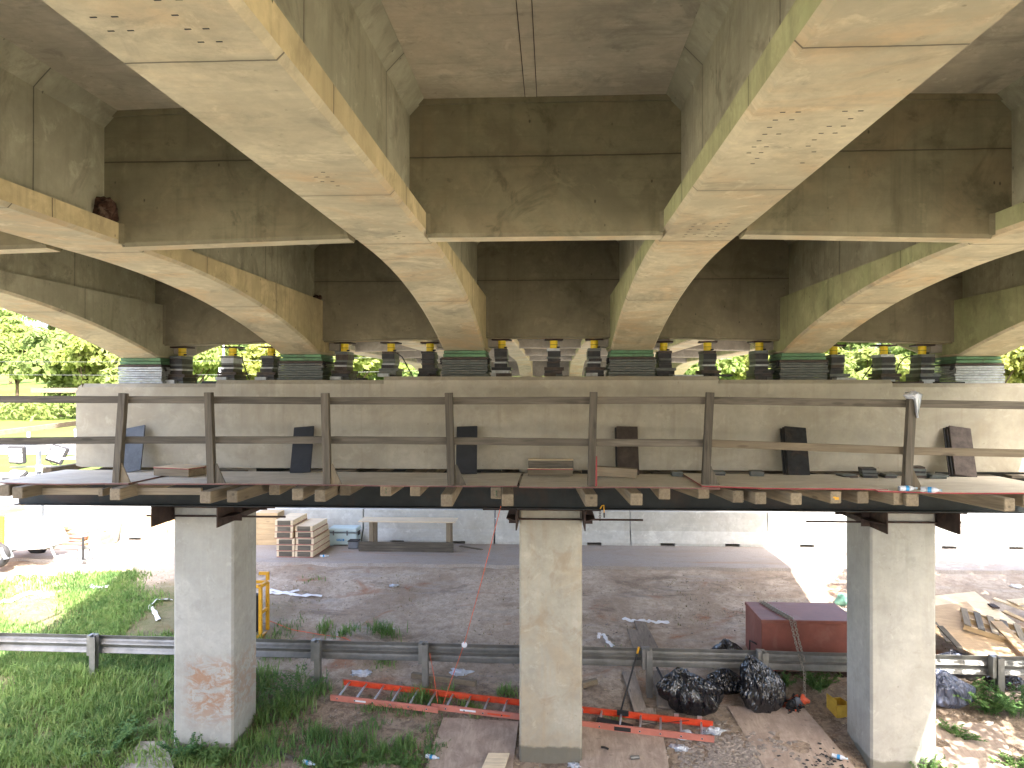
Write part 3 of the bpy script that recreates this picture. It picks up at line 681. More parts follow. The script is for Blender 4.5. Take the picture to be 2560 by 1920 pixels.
deck(262, 425, 9.35, 10.55, -.0165, 'lower decking sheet showing between the first and second posts', False)
deck(345, 1292, 9.24, 10.62, .0035, 'long decking sheet from the second post to the dark gap', True)
deck(1298, 1800, 9.22, 10.60, .0, 'decking sheet right of the dark gap, beneath the fifth post', True, 9.20)
deck(1755, 2210, 9.16, 10.55, .0185, 'decking sheet with bright red edge right of the sixth post', True, 9.05, -.012)
deck(2195, 2700, 8.98, 10.55, .004, 'decking sheet with bright red edge at the far right', True, 8.86)
# short planks laid behind the sheets under the cap, leaving slits
rr = random.Random(5)
for k in range(17):
    if k in (3, 6, 9, 12): continue
    x = -6.3+k*.80; L = .62
    o = MB().cbox((0, 0, 0), L, .22, .035).build('infill_plank', W['x'], bev=.003); o.location = (x, 10.80, PZ-.003-.03*rr.random()); o.rotation_euler = (0, 0, rr.uniform(-.03, .03))
    tag(o, f'weathered plank tucked along the foot of the cap, {["first","second","third","","fourth","fifth","","sixth","seventh","","eighth","ninth","","tenth","eleventh","twelfth","thirteenth"][k]} from the left', 'plank', 'planks along the foot of the cap')
# rear platform
mb = MB(); mb.box(-8.3, 8.6, 12.45, 13.9, PZ-.018, PZ-.001); tag(mb.build('rear_decking', m_plydeck), 'plywood walkway on the far side of the cap, its left end in view', 'walkway')
for px, py0, py1, Y0, Y1, lab in ((0, 0, 0, 0, 0, ''),): pass
a, b_ = Vector((-9.3, 13.2, CH-.02)), Vector((8.8, 13.75, CH-.05)); tag(MB().bar((-9.6, 13.7, CH-.045), (-1, 13.75, CH-.04), .04, .09).build('rail_board', WN['x'], bev=.003), 'upper rail board of the rear walkway at left', 'rail board')
a = at(-20, 1085, 12.2); b_ = at(230, 1053, 13.7); tag(MB().bar(a, b_, .04, .09).build('rail_board', WN['x'], bev=.003), 'sloping lower rail board left of the cap end', 'rail board')
a = at(118, 1178, 10.9); b_ = at(235, 1158, 13.2); tag(MB().bar(a, b_, .12, .10).build('timber_joist', WN['y'], bev=.006), 'timber lying slanted beyond the left end of the platform', 'timber')
# safety railing: one nailed assembly
rail = empty('safety_railing', (0, 9.3, PZ), 0, 'weathered timber safety railing along the front of the platform', 'railing')
def chl(o):   # keep world placement under the rail empty
    o.parent = rail; o.matrix_parent_inverse = Matrix.Translation((0, -9.3, -PZ)); return o
PO = [(309,983,293,1216),(522,981,530,1214),(813,983,819,1215),(1122,982,1129,1215),(1484,980,1478,1213),(1775,981,1763,1215),(2280,984,2266,1219)]
for k, (xt, yt, xb, yb) in enumerate(PO):
    Y = 9.285 if k < 6 else 9.12
    a, b_ = at(xb, yb, Y), at(xt, yt, Y); a.z = PZ+.004
    chl(MB().bar(a, b_, .09, .088, (0, 1, 0)).build('post', W['z'], bev=.004))
    if k != 4:   # triangular kicker at the foot, right side
        x = a.x+.047; h = .25; mb = MB(); mb.prism([(x, PZ+.006), (x+.13, PZ+.006), (x+.02, PZ+h), (x, PZ+h)], Y-.02, Y-.002, 'y'); chl(mb.build('kicker', W['z'] if k % 2 else WN['z']))
    else: chl(MB().box(a.x+.047, a.x+.07, Y-.04, Y+.04, PZ+.004, PZ+.36).build('kicker', m_redpaint))
for nm, row in (('top_rail', [(-40, 998), (309, 999), (522, 1000), (813, 1002), (1122, 1002), (1484, 1001), (1775, 1001), (2280, 1009), (2620, 1014.5)]), ('mid_rail', [(-40, 1103), (300, 1100), (526, 1100), (816, 1100), (1125, 1102), (1480, 1106), (1770, 1108), (2272, 1127), (2620, 1135)])):
    for k in range(len(row)-1):
        Y = 9.345 if k < 7 else 9.19; Ya = Y if k < 6 else 9.345 if k == 6 else 9.185
        Yb = 9.345 if k < 6 else 9.185
        a = at(row[k][0], row[k][1], Ya if k < 7 else 9.185); b_ = at(row[k+1][0], row[k+1][1], Yb)
        if k: a = a + (b_-a).normalized()*.004
        chl(MB().bar(a, b_, .038, .09).build(nm, WN['x'] if (nm == 'mid_rail' and k >= 6) else W['x'], bev=.003))
# ------------------------------------------------------------------ things standing on the platform
PL = [(340, 1068, 328, 1184, m_blue, 1, 'bluish grey steel plate leaning on the cap near its left end'),
      (761, 1068, 751, 1184, m_navy, 1, 'dark navy steel plate leaning on the cap left of the third post'),
      (1168, 1067, 1166, 1184, m_navy, 1, 'blue-black steel plate leaning upright beside the fourth post'),
      (1567, 1068, 1571, 1187, m_st3, 2, 'brownish pair of steel plates leaning beside a loose timber block'),
      (1986, 1070, 1996, 1190, m_st2, 3, 'black pack of steel plates leaning right of the sixth post'),
      (2396, 1070, 2412, 1193, m_st3, 3, 'rusty topped pack of steel plates leaning at the far right')]
for xt, yt, xb, yb, mt, nn, lab in PL:
    a = at(xb, yb, 10.45); b_ = at(xt, yt, 10.45); b_ = Vector((at(xt, yt, 10.78).x, 10.78, 0)); a.z = PZ+.002; 
    top = at(xt, yt, 10.78); up = (top-a).normalized()
    p = empty('steel_plate_pack', a, 0, lab, 'steel plate', 'steel plates leaning on the cap'); sx = up.cross(Vector((0, 1, 0))).normalized()*-1
    nn_ = up.cross(sx).normalized(); 
    if nn_.y < 0: nn_ = -nn_
    L = (top-a).length
    for q in range(nn):
        M = Matrix(((sx.x, nn_.x, up.x, 0), (sx.y, nn_.y, up.y, 0), (sx.z, nn_.z, up.z, 0), (0, 0, 0, 1)))
        off = -.018*(nn-1)*.5 + q*.030 - .02
        MB().box(-.145-.022*q, .145-.012*q, off, off+.025, .002, L-.006*q, M).build('plate', mt if q == 0 else m_st2, p, bev=.003)
# timber blocks
def on_deck(px, py, Y, size, mt, name, lab, cat, rz=0, up=0, group=None, mats=None):
    p = at(px, py, Y); o = MB().cbox((0, 0, size[2]/2), *size).build(name, mt, bev=.003); o.location = (p.x, Y, PZ+.006+up); o.rotation_euler = (0, 0, rz); return tag(o, lab, cat, group)
for (px, Y, size, rz, up, lab) in ((456, 10.15, (.58, .42, .11), -.28, 0, 'boxy timber form with red line lying between first two posts'), (1375, 10.35, (.60, .16, .09), .01, 0, 'lower timber form with red top line in a stack of two'), (1377, 10.36, (.60, .15, .11), .0, .1045, 'upper dark faced timber form in a stack of two')):
    p = at(px, 1180, Y); t = empty('timber_form', (p.x, Y, PZ+.008+up), rz, lab, 'timber form', 'timber forms on the platform'); sx, sy, sz = size
    MB().cbox((0, 0, sz/2-.006), sx, sy, sz-.012).build('block', WN['x'] if up == 0 else W['x'], t, bev=.003)
    MB().cbox((0, 0, sz-.005), sx+.006, sy+.006, .010).build('painted_edge' if up == 0 else 'top_board', m_redpaint if up == 0 else m_plypale, t)
    if up == 0: MB().cbox((0, 0, sz+.004), sx+.002, sy+.002, .007).build('top_board', m_plypale, t)
o = on_deck(1541, 1180, 10.15, (.53, .12, .12), WN['x'], 'timber_block', 'loose timber block lying slanted before the brown steel plates', 'timber block', -.1, .0); o.rotation_euler.y = .05; o.location.z += .012
sh = [(1692, 10.42, .14, 2, 'two dark shims left of the sixth post'), (1795, 10.42, .15, 2, 'shims half hidden right of the sixth post'), (1892, 10.4, .17, 3, 'small grey shim stack left of the black plate pack'), (2115, 10.35, .19, 2, 'flat pale shim pair right of the black plate pack'),
      (2170, 10.38, .18, 5, 'tallest shim stack between the black pack and the last post'), (2221, 10.36, .15, 2, 'low dark shim pair just right of the tallest shim stack'), (2290, 10.38, .19, 5, 'grey shim stack half behind the last post'), (2339, 10.3, .21, 2, 'low shim pair left of the rusty plate pack')]
rr = random.Random(9)
for px, Y, wd, nn, lab in sh:
    p = at(px, 1180, Y); t = empty('shim_pile', (p.x, Y, PZ+.007), rr.uniform(-.2, .2), lab, 'shims', 'small shim piles on the platform'); z = 0
    for q in range(nn):
        h = rr.choice((.018, .025, .03)); MB().cbox((rr.uniform(-.012, .012), rr.uniform(-.02, .02), z+h/2), wd, .22, h-.002).build('shim', rr.choice((m_st4, m_st2, m_st3, m_st4)), t); z += h
# plastic bag on the last post, bottles at its foot
def sheet_cloth(name, pts, mt, th=.004):
    mb = MB(); mb.add(pts, [(i, i+1, i+2) for i in range(len(pts)-2)]); o = mb.build(name, mt, fix=False); md = o.modifiers.new('s', 'SOLIDIFY'); md.thickness = th; return o
p = at(2283, 990, 9.07)
o = blob('plastic_bag', (p.x, 9.07, p.z+.005), .1, (.85, .55, .42), m_cling, 3, .8, 6); tag(o, 'white crumpled plastic bag caught on top of the last post', 'plastic bag')
bm = bmesh.new(); bm.from_mesh(o.data)
for v_ in bm.verts:
    if v_.co.z < -.0 and v_.co.x > .01: v_.co.z -= .22*min(1, (v_.co.x-.01)/.035); v_.co.x = .01+(v_.co.x-.01)*.55
bm.to_mesh(o.data); bm.free()
def bottle(loc, ang, roll, lab, sc=1.0, mt=None):
    t = empty('plastic_bottle', loc, ang, lab, 'bottle', 'discarded plastic bottles'); mb = MB()
    prof = [(0, .028), (.02, .032), (.06, .030), (.08, .032), (.13, .032), (.16, .022), (.18, .012), (.195, .012)]
    for (a, ra), (b2, rb) in zip(prof[:-1], prof[1:]): mb.cyl((a*sc, 0, 0), (b2*sc, 0, 0), ra*sc, 10, 0, rb*sc, False)
    mb.build('bottle_body', mt or m_cling, t); MB().cyl((.195*sc, 0, 0), (.212*sc, 0, 0), .014*sc, 10).build('cap', m_cyan, t); MB().cyl((.07*sc, 0, 0), (.11*sc, 0, 0), .0325*sc, 10, 0, None, False).build('label_band', m_bluelab, t); return t
q = at(2245, 1225, 9.0); bottle((q.x, 8.98, PZ+.035), 0.1, 0, 'clear bottle lying at the foot of the last post, left one'); bottle((q.x+.22, 8.93, PZ+.035), -.5, 0, 'clear bottle lying at the foot of the last post, right one')
# ------------------------------------------------------------------ concrete barriers along the road
BY = 20.42; pr = [(-.30, .034), (-.30, .10), (-.25, .20), (-.10, .38), (-.075, .86), (-.055, .885), (.055, .885), (.075, .86), (.10, .38), (.25, .20), (.30, .10), (.30, .034)]
blab = ['far out of the left edge', 'left, standing in full sun behind the light tower', 'left, in full sun with a timber leaning on it', 'behind the timber stacks and left column', 'behind the red-edged form stack and the cooler', 'behind the bench, with a dark gap at its left end', 'half hidden behind the middle column', 'in shade right of the middle column', 'third right of the middle column, its right part sunlit', 'in sun left of the right column', 'in full sun right of the right column', 'at the right frame edge', 'beyond the right frame edge']
for k in range(13):
    x = -5.05+3.55*(k-5)
    o = MB(); g = .012 if k != 5 else .03
    # segment with two drainage slots cut as raised feet
    L0, L1 = x+g, x+3.55-g
    for a, b_, z0 in ((L0, L0+.75, 0), (L0+.75, L0+1.12, 1), (L0+1.12, L1-1.12, 0), (L1-1.12, L1-.75, 1), (L1-.75, L1, 0)):
        p2 = [(BY+p[0], (max(p[1], .105) if z0 else p[1])) for p in pr]
        if z0: p2 = [(BY-.298, .105), (BY-.25, .20), (BY-.10, .38), (BY-.075, .86), (BY-.055, .885), (BY+.055, .885), (BY+.075, .86), (BY+.10, .38), (BY+.25, .20), (BY+.298, .105)]
        o.prism(p2, a, b_, 'x')
    o = o.build('concrete_barrier', m_barrier); tag(o, 'concrete barrier segment ' + blab[k], 'barrier', 'concrete road barrier')

# ------------------------------------------------------------------ guard rail
GR = empty('guard_rail', (0, 12.9, 0), 0, 'galvanised steel guard rail crossing the whole picture behind the columns', 'guard rail')
def gr_y(x): return 12.93 - .012*x
def gr_z(x): return -.97 + .74 - .002*x
Wp = [(.0, .155), (.012, .150), (.055, .105), (.075, .075), (.055, .045), (.010, .012), (0, 0), (.010, -.012), (.055, -.045), (.075, -.075), (.055, -.105), (.012, -.150), (0, -.155)]
GRI = Matrix.Translation((0, -12.9, 0))
def grp(o): o.parent = GR; o.matrix_parent_inverse = GRI; return o
px_posts = [-50, 228, 510, 793, 1063, 1342, 1622, 1909, 2199, 2489, 2785]
pxs = [px2x(px, 12.9) for px in px_posts]
for k in range(0, len(pxs)-1):
    xa, xb = pxs[k], pxs[k+1]; mb = MB(); sag = [0, .003, .0, .004, .006, .002, -.002, .008, .0, .0, .0][k]; vs = []
    seg = 6
    for i in range(seg+1):
        x = xa-.0+(xb-xa+.0)*i/seg; zc = gr_z(x)-.155 - sag*math.sin(math.pi*i/seg); y = gr_y(x)+.10+(.002 if k % 2 else 0)
        vs += [(x, y+p[0], zc+p[1]) for p in Wp]
    nP = len(Wp); fs = [(i*nP+j, i*nP+j+1, (i+1)*nP+j+1, (i+1)*nP+j) for i in range(seg) for j in range(nP-1)]
    mb.add(vs, fs, smooth=False); o = grp(mb.build('rail_beam', m_galv, fix=False)); md = o.modifiers.new('s', 'SOLIDIFY'); md.thickness = .004
for k, x in enumerate(pxs):
    mb = MB(); y = gr_y(x); zt = gr_z(x)+.0; zb = gz(x, y)-.2
    mb.box(x-.05, x+.05, y-.085, y-.079, zb, zt+.02); mb.box(x-.003, x+.003, y-.079, y+.03, zb, zt+.02); mb.box(x-.05, x+.05, y+.03, y+.036, zb, zt+.02)
    o = grp(mb.build('post', m_galv)); 
    mb = MB(); mb.box(x-.115, x-.055, y-.055, y+.095, zt-.31, zt+.035); mb.box(x-.05, x+.02, y+.038, y+.10, zt-.30, zt+.03); grp(mb.build('blockout', m_galv))
    MB2 = MB()
    for dz in (-.07, -.235): MB2.cyl((x-.06, y+.115, zt+dz), (x-.06, y+.145, zt+dz), .014, 8)

# ------------------------------------------------------------------ helpers for things lying on the ground
def gn(px, py): p = gnd(px, py); return p
def lay_sheet(name, pxs_, mt, lab, cat, th=.016, lift=.03, group=None, emat=None, subdiv=False):
    P = [gn(*q) for q in pxs_]; c = sum(P, Vector())/len(P)
    # best plane through the ground points
    A = np.array([[p.x, p.y, 1] for p in P]); zz = np.array([p.z for p in P]); co = np.linalg.lstsq(A, zz, rcond=None)[0]
    vs = [Vector((p.x, p.y, co[0]*p.x+co[1]*p.y+co[2]+lift)) - c for p in P]; n_ = len(vs)
    mb = MB(); mb.add([v_ for v_ in vs] + [v_+Vector((0, 0, th)) for v_ in vs], [tuple(range(n_-1, -1, -1)), tuple(range(n_, 2*n_))] + [(i, (i+1) % n_, (i+1) % n_+n_, i+n_) for i in range(n_)])
    o = mb.build(name, mt, bev=.002); o.location = c; return tag(o, lab, cat, group)
gs = 'plywood sheets lying on the ground'
lay_sheet('ground_sheet', [(1108,1799),(1297,1812),(1281,1930),(1062,1930)], m_plydirty, 'muddy plywood sheet on the ground left of the middle column', 'plywood sheet', group=gs)
lay_sheet('ground_sheet', [(1452,1822),(1659,1850),(1674,1932),(1448,1932)], m_plydirty, 'muddy plywood sheet on the ground right of the middle column', 'plywood sheet', group=gs)
lay_sheet('ground_sheet', [(1819,1772),(2011,1778),(2143,1932),(1914,1932)], m_plydirty, 'plywood sheet strewn with dark flakes under the black bag', 'plywood sheet', group=gs)
lay_sheet('ground_sheet', [(2322,1803),(2497,1820),(2548,1935),(2322,1935)], m_plydirty, 'plywood sheet partly in sun right of the right column', 'plywood sheet', group=gs)
lay_sheet('paving_slab', [(350,1866),(412,1862),(436,1935),(296,1935)], m_far, 'small grey slab in the weeds left of the left column', 'slab', .04)
lay_sheet('board_offcut', [(1221,1894),(1274,1894),(1262,1932),(1204,1932)], m_plypale, 'small clean pale board lying on the muddy sheet by the middle column', 'board', .02, .05)
gp = 'loose planks on the ground'
lay_sheet('ground_plank', [(1585,1560),(1613,1560),(1652,1640),(1614,1640)], WM, 'long grey plank running under the guard rail, farther piece', 'plank', .03, .03, gp)
lay_sheet('ground_plank', [(1632,1684),(1674,1684),(1682,1776),(1644,1776)], WM, 'grey plank just behind the pale post, ending by the black bag', 'plank', .03, .03, gp)
lay_sheet('ground_plank', [(1568,1579),(1594,1579),(1616,1640),(1588,1640)], WM, 'shorter grey plank left of the long one beyond the rail', 'plank', .03, .02, gp)
lay_sheet('ground_plank', [(1556,1685),(1586,1685),(1618,1784),(1585,1784)], WM, 'grey plank from the rail to the ladder, left of the post', 'plank', .03, .02, gp)
lay_sheet('ground_plank', [(1537,1620),(1565,1620),(1568,1641),(1540,1641)], WM, 'short plank end sticking up behind the rail', 'plank', .03, .02, gp)
lay_sheet('ground_plank', [(1597,1775),(1640,1778),(1640,1812),(1600,1816)], WM, 'short broken board inside the right half of the ladder', 'plank', .025, .02, gp)
def gbar(name, a, b_, w_, h_, mt, lab, cat, lift=0.0, group=None, bev=.003, lifts=None):
    A = gn(*a); B = gn(*b_); la, lb = lifts or (lift, lift); A.z += h_/2+la; B.z += h_/2+lb; c = (A+B)/2
    o = MB().bar(A-c, B-c, w_, h_).build(name, mt, bev=bev); o.location = c; return tag(o, lab, cat, group)
gbar('ground_timber', (1030,1697), (1190,1718), .09, .09, WN['x'], 'yellowish timber lying in the grass left of the middle column', 'timber', .02)
gbar('ground_timber', (1455,1722), (1492,1712), .09, .09, WN['x'], 'yellowish timber end right of the middle column', 'timber', .02)
gbar('ground_timber', (1150,1369), (1205,1378), .09, .05, W['x'], 'short grey timber on the asphalt right of the bench', 'timber', 0)
gbar('charred_timber', (1492,1812), (1582,1832), .14, .10, m_rope, 'charred dark log lying inside the ladder', 'log', 0)
gbar('ground_timber', (628,1858), (735,1904), .05, .04, W['x'], 'thin weathered stick lying right of the left column', 'stick', .02)
A_ = at(1593, 1634, 12.74); B_ = gn(1552, 1782); B_.z += .03
tag(MB().cyl(A_, B_, .014, 8).build('long_pole', m_black), 'black pole with yellow tip leaning on the guard rail', 'pole')
p = at(1596, 1620, 12.88); q = at(1590, 1640, 12.86); 
tag(MB().cyl(at(1597,1617,12.75), at(1593,1634,12.742), .018, 8).build('yellow_tip', m_yel2), 'yellow grip at the top of the black pole on the rail', 'grip')
gbar('black_pole', (1642,1684), (1680,1760), .03, .03, m_black, 'black pole lying against the left black bag', 'pole', .1)

# ------------------------------------------------------------------ ladder
def ladder():
    N0, N1 = gn(826, 1758), gn(1786, 1868); F0 = gn(868, 1728)
    N0.z = gz0(N0.x, N0.y)+.05; N1.z = gz0(N1.x, N1.y)+.05
    L = (N1-N0).length; ex = (N1-N0).normalized(); ey = Vector((0, 1, .17)); ey = (ey - ex*ey.dot(ex)).normalized(); ez = ex.cross(ey)
    M = Matrix(((ex.x, ey.x, ez.x, N0.x), (ex.y, ey.y, ez.y, N0.y), (ex.z, ey.z, ez.z, N0.z), (0, 0, 0, 1)))
    t = empty('extension_ladder', (0, 0, 0), 0, 'long orange fibreglass extension ladder with aluminium rungs lying on the ground', 'ladder'); t.matrix_world = M
    s = L*.298
    def rail(x0, x1, y, sg, mt, z0=0, nm='side_rail'):
        mb = MB(); mb.box(x0, x1, y-.002, y+.002, z0, z0+.085); mb.box(x0, x1, min(y, y+sg*.03), max(y, y+sg*.03), z0+.0855, z0+.090); mb.box(x0, x1, min(y, y+sg*.03), max(y, y+sg*.03), z0-.005, z0-.0005)
        return mb.build(nm, mt, t)
    W1, W2 = .50, .42
    rail(0, s+.02, 0, 1, m_pink); rail(s-.1, L, .045, 1, m_pink, .02); rail(0, s+.35, W1, -1, m_orange); rail(s-.1, L, W1-.045, -1, m_orange, .02)
    x = .12; k = 0
    while x < L-.1:
        y0, y1 = (.0, W1) if x < s else (.045, W1-.045); z0 = .045 if x < s else .06
        mb = MB(); mb.cyl((x, y0-.004, z0), (x, y1, z0), .017, 8); mb.build('rung', m_alu, t)
        MB().cyl((x, y0-.006, z0), (x, y0-.0045, z0), .013, 10).build('rung_hole', m_black, t)
        x += .3048; k += 1
    for x in (L-.55, L-.2): MB().cbox((x, W1-.03, .13), .07, .012, .05).build('shoe_bracket', m_alu, t)
    MB().cbox((L*.66+.7, W1-.06, .08), .18, .05, .07).build('rail_guide', m_black, t); MB().cbox((L*.66+.72, .038, .065), .25, .012, .06).build('rail_guide', m_black, t)
    MB().cbox((s+.5, .0415, .072), .26, .004, .03).build('printed_label', m_tape, t); MB().cbox((s+1.0, .0415, .062), .36, .004, .026).build('printed_label', m_orange, t)
    MB().cbox((s*.12+.3, -.0035, .045), .2, .004, .03).build('printed_label', m_tape, t)
    return t
ladder()
# orange cord from the beam down over the rail to the ladder, with a small white disc
A = at(1252, 1266, 10.5); B = at(1160, 1612, 12.4); C_ = gn(1106, 1785); C_.z += .12
tag(MB().tube([A, A.lerp(B, .5)+Vector((0, 0, -.03)), B, B.lerp(C_, .6)+Vector((0, .02, .02)), C_], .0055).build('orange_cord', m_cord), 'thin orange cord hanging from the platform beam down to the ladder', 'cord')
tag(MB().tube([at(1074, 1632, 12.9), at(1085, 1690, 12.6), at(1096, 1770, 12.3)], .0055).build('orange_cord', m_cord), 'short orange cord hanging over the rail beside its post', 'cord')
P = [gn(*q) for q in ((672,1555),(730,1578),(800,1590),(860,1598),(905,1622),(930,1632))]
for q in P: q.z += .03
tag(MB().tube(P, .007).build('orange_cord', m_cord), 'orange cord lying on the ground right of the yellow frame', 'cord')
o = MB().cyl((0, -.01, 0), (0, .01, 0), .045, 16).build('white_disc', m_tape); o.location = at(1161, 1612, 12.38); tag(o, 'small white disc on the hanging orange cord', 'disc')
P = [gn(1162+28*math.cos(a*1.1)*(.3+.1*a), 1765+12*math.sin(a*1.7)) for a in range(10)]
for q in P: q.z += .03
tag(MB().tube(P, .007).build('black_cable', m_rope), 'tangled black cable inside the ladder left of the middle column', 'cable')
P = [gn(*q) for q in ((1590,1820),(1640,1828),(1690,1822),(1740,1818))]
for q in P: q.z += .11
tag(MB().tube(P, .006).build('black_cable', m_rope), 'black cable along the right end of the ladder', 'cable')

# ------------------------------------------------------------------ job box with chain
xl = px2x(1903, 13.45); y0, y1 = 13.45, 14.60; x1_ = xl+1.62; zt = at(1903, 1549, 13.45).z; zb = zt-.96
jb = empty('job_box', (xl, y0, zb), 0, 'dusty red steel job box standing behind the guard rail', 'tool chest')
MB().box(0, 1.62, 0, 1.10, .08, .90).build('body', m_red, jb, bev=.006)
MB().box(-.012, 1.632, -.015, 1.112, .903, .96).build('lid', m_red, jb, bev=.006)
for x in (.15, 1.35): MB().box(x, x+.12, .08, 1.02, -.15, .079).build('skid', m_rust, jb)
mb = MB(); mb.tube([(-.02, .25, .45), (-.045, .25, .47), (-.045, .62, .40), (-.045, .62, .20)], .012); mb.build('side_handle', m_black, jb)
ch = empty('heavy_chain', (xl, y0, zb), 0, 'double heavy chain draped over the red job box lid', 'chain')
def chain(path, name, off=(0, 0, 0)):
    P = [Vector(p)+Vector(off) for p in path]; mb = MB(); d = 0; k = 0; st = .044
    segs = [(P[i], P[i+1], (P[i+1]-P[i]).length) for i in range(len(P)-1)]
    tot = sum(s_[2] for s_ in segs)
    while d < tot:
        r_ = d
        for a, b_, l in segs:
            if r_ <= l: pos = a.lerp(b_, r_/l); dr = (b_-a).normalized(); break
            r_ -= l
        s_ = dr.orthogonal().normalized(); u = dr.cross(s_)
        if k % 2: s_, u = u, s_
        M = Matrix(((s_.x, u.x, dr.x, pos.x), (s_.y, u.y, dr.y, pos.y), (s_.z, u.z, dr.z, pos.z), (0, 0, 0, 1)))
        vs = [( .021*math.cos(2*math.pi*i/8)+0, 0, .031*math.sin(2*math.pi*i/8)) for i in range(8)]
        pts = [M @ Vector(q) for q in vs] ; mb.tube(pts+[pts[0]], .007, 4); d += st; k += 1
    return mb.build(name, m_chain, ch, fix=False)
top = .975
path = [(.26, 1.07, top), (.36, .5, top), (.47, .05, top), (.49, -.04, .93), (.50, -.20, .70), (.505, -.50, .42), (.51, -.655, .30), (.51, -.665, .05), (.51, -.66, -.12)]
chain(path, 'chain_strand'); chain([(p[0]+.06, p[1], p[2]+.004) for p in path[:6]], 'chain_strand')

# ------------------------------------------------------------------ bags
def bag(name, base, w_, d_, h_, mt, seed, lean=(0, 0), lab='', neck=.25, group='black rubbish bags', fold=1.7):
    bm = bmesh.new(); bmesh.ops.create_icosphere(bm, subdivisions=5, radius=1)
    for v_ in bm.verts:
        x, y, z = v_.co; t = (z+1)/2
        prof = (1-.12*t) if t < .6 else (1-.07)*(1-(t-.6)/.4*(1-neck))
        r_ = math.hypot(x, y); an = math.atan2(y, x)
        sq = min(1.0, (r_**.6 if r_ > 0 else 0)); k = prof*(sq/r_ if r_ > 1e-4 else 1)
        rid = (abs(mnoise.noise(Vector((math.cos(an)*2.6+seed, math.sin(an)*2.6, z*.9+seed)))) - .22)*.34*fold
        rid += (abs(mnoise.noise(Vector((math.cos(an)*6+seed, math.sin(an)*6, z*1.7)))) - .2)*.13*fold
        lump = mnoise.noise(Vector((x*1.3+seed, y*1.3, z*1.3)))*.22
        k *= 1 + (rid + lump)*(min(1, r_*2))
        zz = t + .05*mnoise.noise(Vector((x*3, y*3, seed)))
        v_.co = Vector((x*k*w_/2 + lean[0]*t*t, y*k*d_/2 + lean[1]*t*t, max(0, zz)*h_))
    me = D.meshes.new(name); bm.to_mesh(me); bm.free(); me.materials.append(mt)
    me.polygons.foreach_set('use_smooth', [True]*len(me.polygons))
    o = D.objects.new(name, me); COL.objects.link(o); o.location = base; return tag(o, lab, 'rubbish bag', group)
g = gn(1918, 1795); bag('rubbish_bag', (g.x, g.y+.2, g.z), .66, .5, .92, m_bag, 1, (-.22, .05), 'tall glossy black bag slumped on plywood against the guard rail')
g = gn(1735, 1796); bag('rubbish_bag', (g.x, g.y+.2, g.z), .88, .5, .72, m_bag, 4, (-.22, 0), 'wide black bag with pointed top by the ladder end')
g = gn(1815, 1735); bag('rubbish_bag', (g.x, g.y+.05, g.z), .62, .4, .40, m_bag, 7, (0, .05), 'low black bag lying under the guard rail')
g = gn(1815, 1655); bag('rubbish_bag', (g.x, g.y-.2, g.z), .55, .4, .48, m_bag, 12, (-.05, .0), 'black bag with bright top poking above the rail')
g = gn(2385, 1775); bag('rubbish_bag', (g.x, g.y+.15, g.z), .80, .5, .58, m_tarp, 15, (-.12, .05), 'blue-grey bag lying right of the right column')
g = gn(2395, 1680); bag('rubbish_bag', (g.x, g.y-.1, g.z), .72, .4, .42, m_tarp, 22, (-.15, .0), 'bluish plastic heap beyond the rail under the plywood pile')
g = gn(2512, 1720); bag('rubbish_bag', (g.x, g.y, g.z), .6, .4, .25, m_bag, 31, (0, .0), 'flat dark bag behind the weeds at the right rail post')
# tangled harness heap
t = empty('harness_heap', gn(1990, 1790), 0, 'tangled black and red webbing heap beside the tall black bag', 'harness')
rr = random.Random(4)
for c_, nm, kk in ((m_black, 'black_strap', 7), (m_cord, 'red_strap', 4)):
    mb = MB()
    for q in range(kk):
        pts = [(rr.uniform(-.16, .14), rr.uniform(-.05, .3), .03+rr.uniform(0, .26)*(1-i/7)) for i in range(6)]
        mb.tube(pts, .016 if c_ is m_black else .011, 5)
    mb.build(nm, c_, t)
for dx, dz, mt_ in ((-.05, .12, m_black), (.06, .18, m_greybox), (.16, .22, m_cord)): 
    o = blob('pouch', (dx, .1, dz), .07, (1.0, .8, 1.0), mt_, dx*30, .6); o.parent = t
# yellow box behind the right column, green thing
p = gn(2106, 1795); t = empty('open_carton', p, .2, 'open yellow cardboard box left of the right column foot', 'carton')
for a in ((-.09, .15, 0, .004, 0, .2), (-.09, -.086, 0, .3, 0, .28), (.146, .15, 0, .3, 0, .2), (-.085, .145, .296, .3, 0, .2), (-.085, .145, .004, .296, 0, .004)): MB().box(*a).build('panel', m_card, t)
o = blob('green_bag', gn(2108, 1512)+Vector((0, 0, .10)), .16, (1, .6, .8), plain('pale_green_plastic', (.25, .52, .42), .4), 6, .5); tag(o, 'pale green plastic behind the red job box', 'plastic bag')
# ------------------------------------------------------------------ yellow frame behind the left column
p = gn(655, 1597); fr = empty('generator_cage', (px2x(656, p.y), p.y, p.z), -.03, 'yellow tubular steel frame half hidden behind the left column', 'frame')
def fb(a, b_): MB().bar(a, b_, .06, .06).build('frame_tube', m_yel2, fr, bev=.004)
for x in (-.75, -.03):
    for y in (0, .34): fb((x, y, 0), (x, y, 1.0))
for z in (.03, 1.0):
    for x in (-.75, -.03): fb((x, .035, z), (x, .305, z))
    for y in (0, .34): fb((-.72, y, z), (-.06, y, z))
fb((-.03, .035, .5), (-.03, .305, .5)); fb((-.03, .34, 1.035), (-.03, .34, 1.14)); fb((-.2, .34, 1.17), (.0, .34, 1.17)); MB().box(-.6, -.12, .06, .28, .1, .8).build('engine_box', m_black, fr, bev=.02)

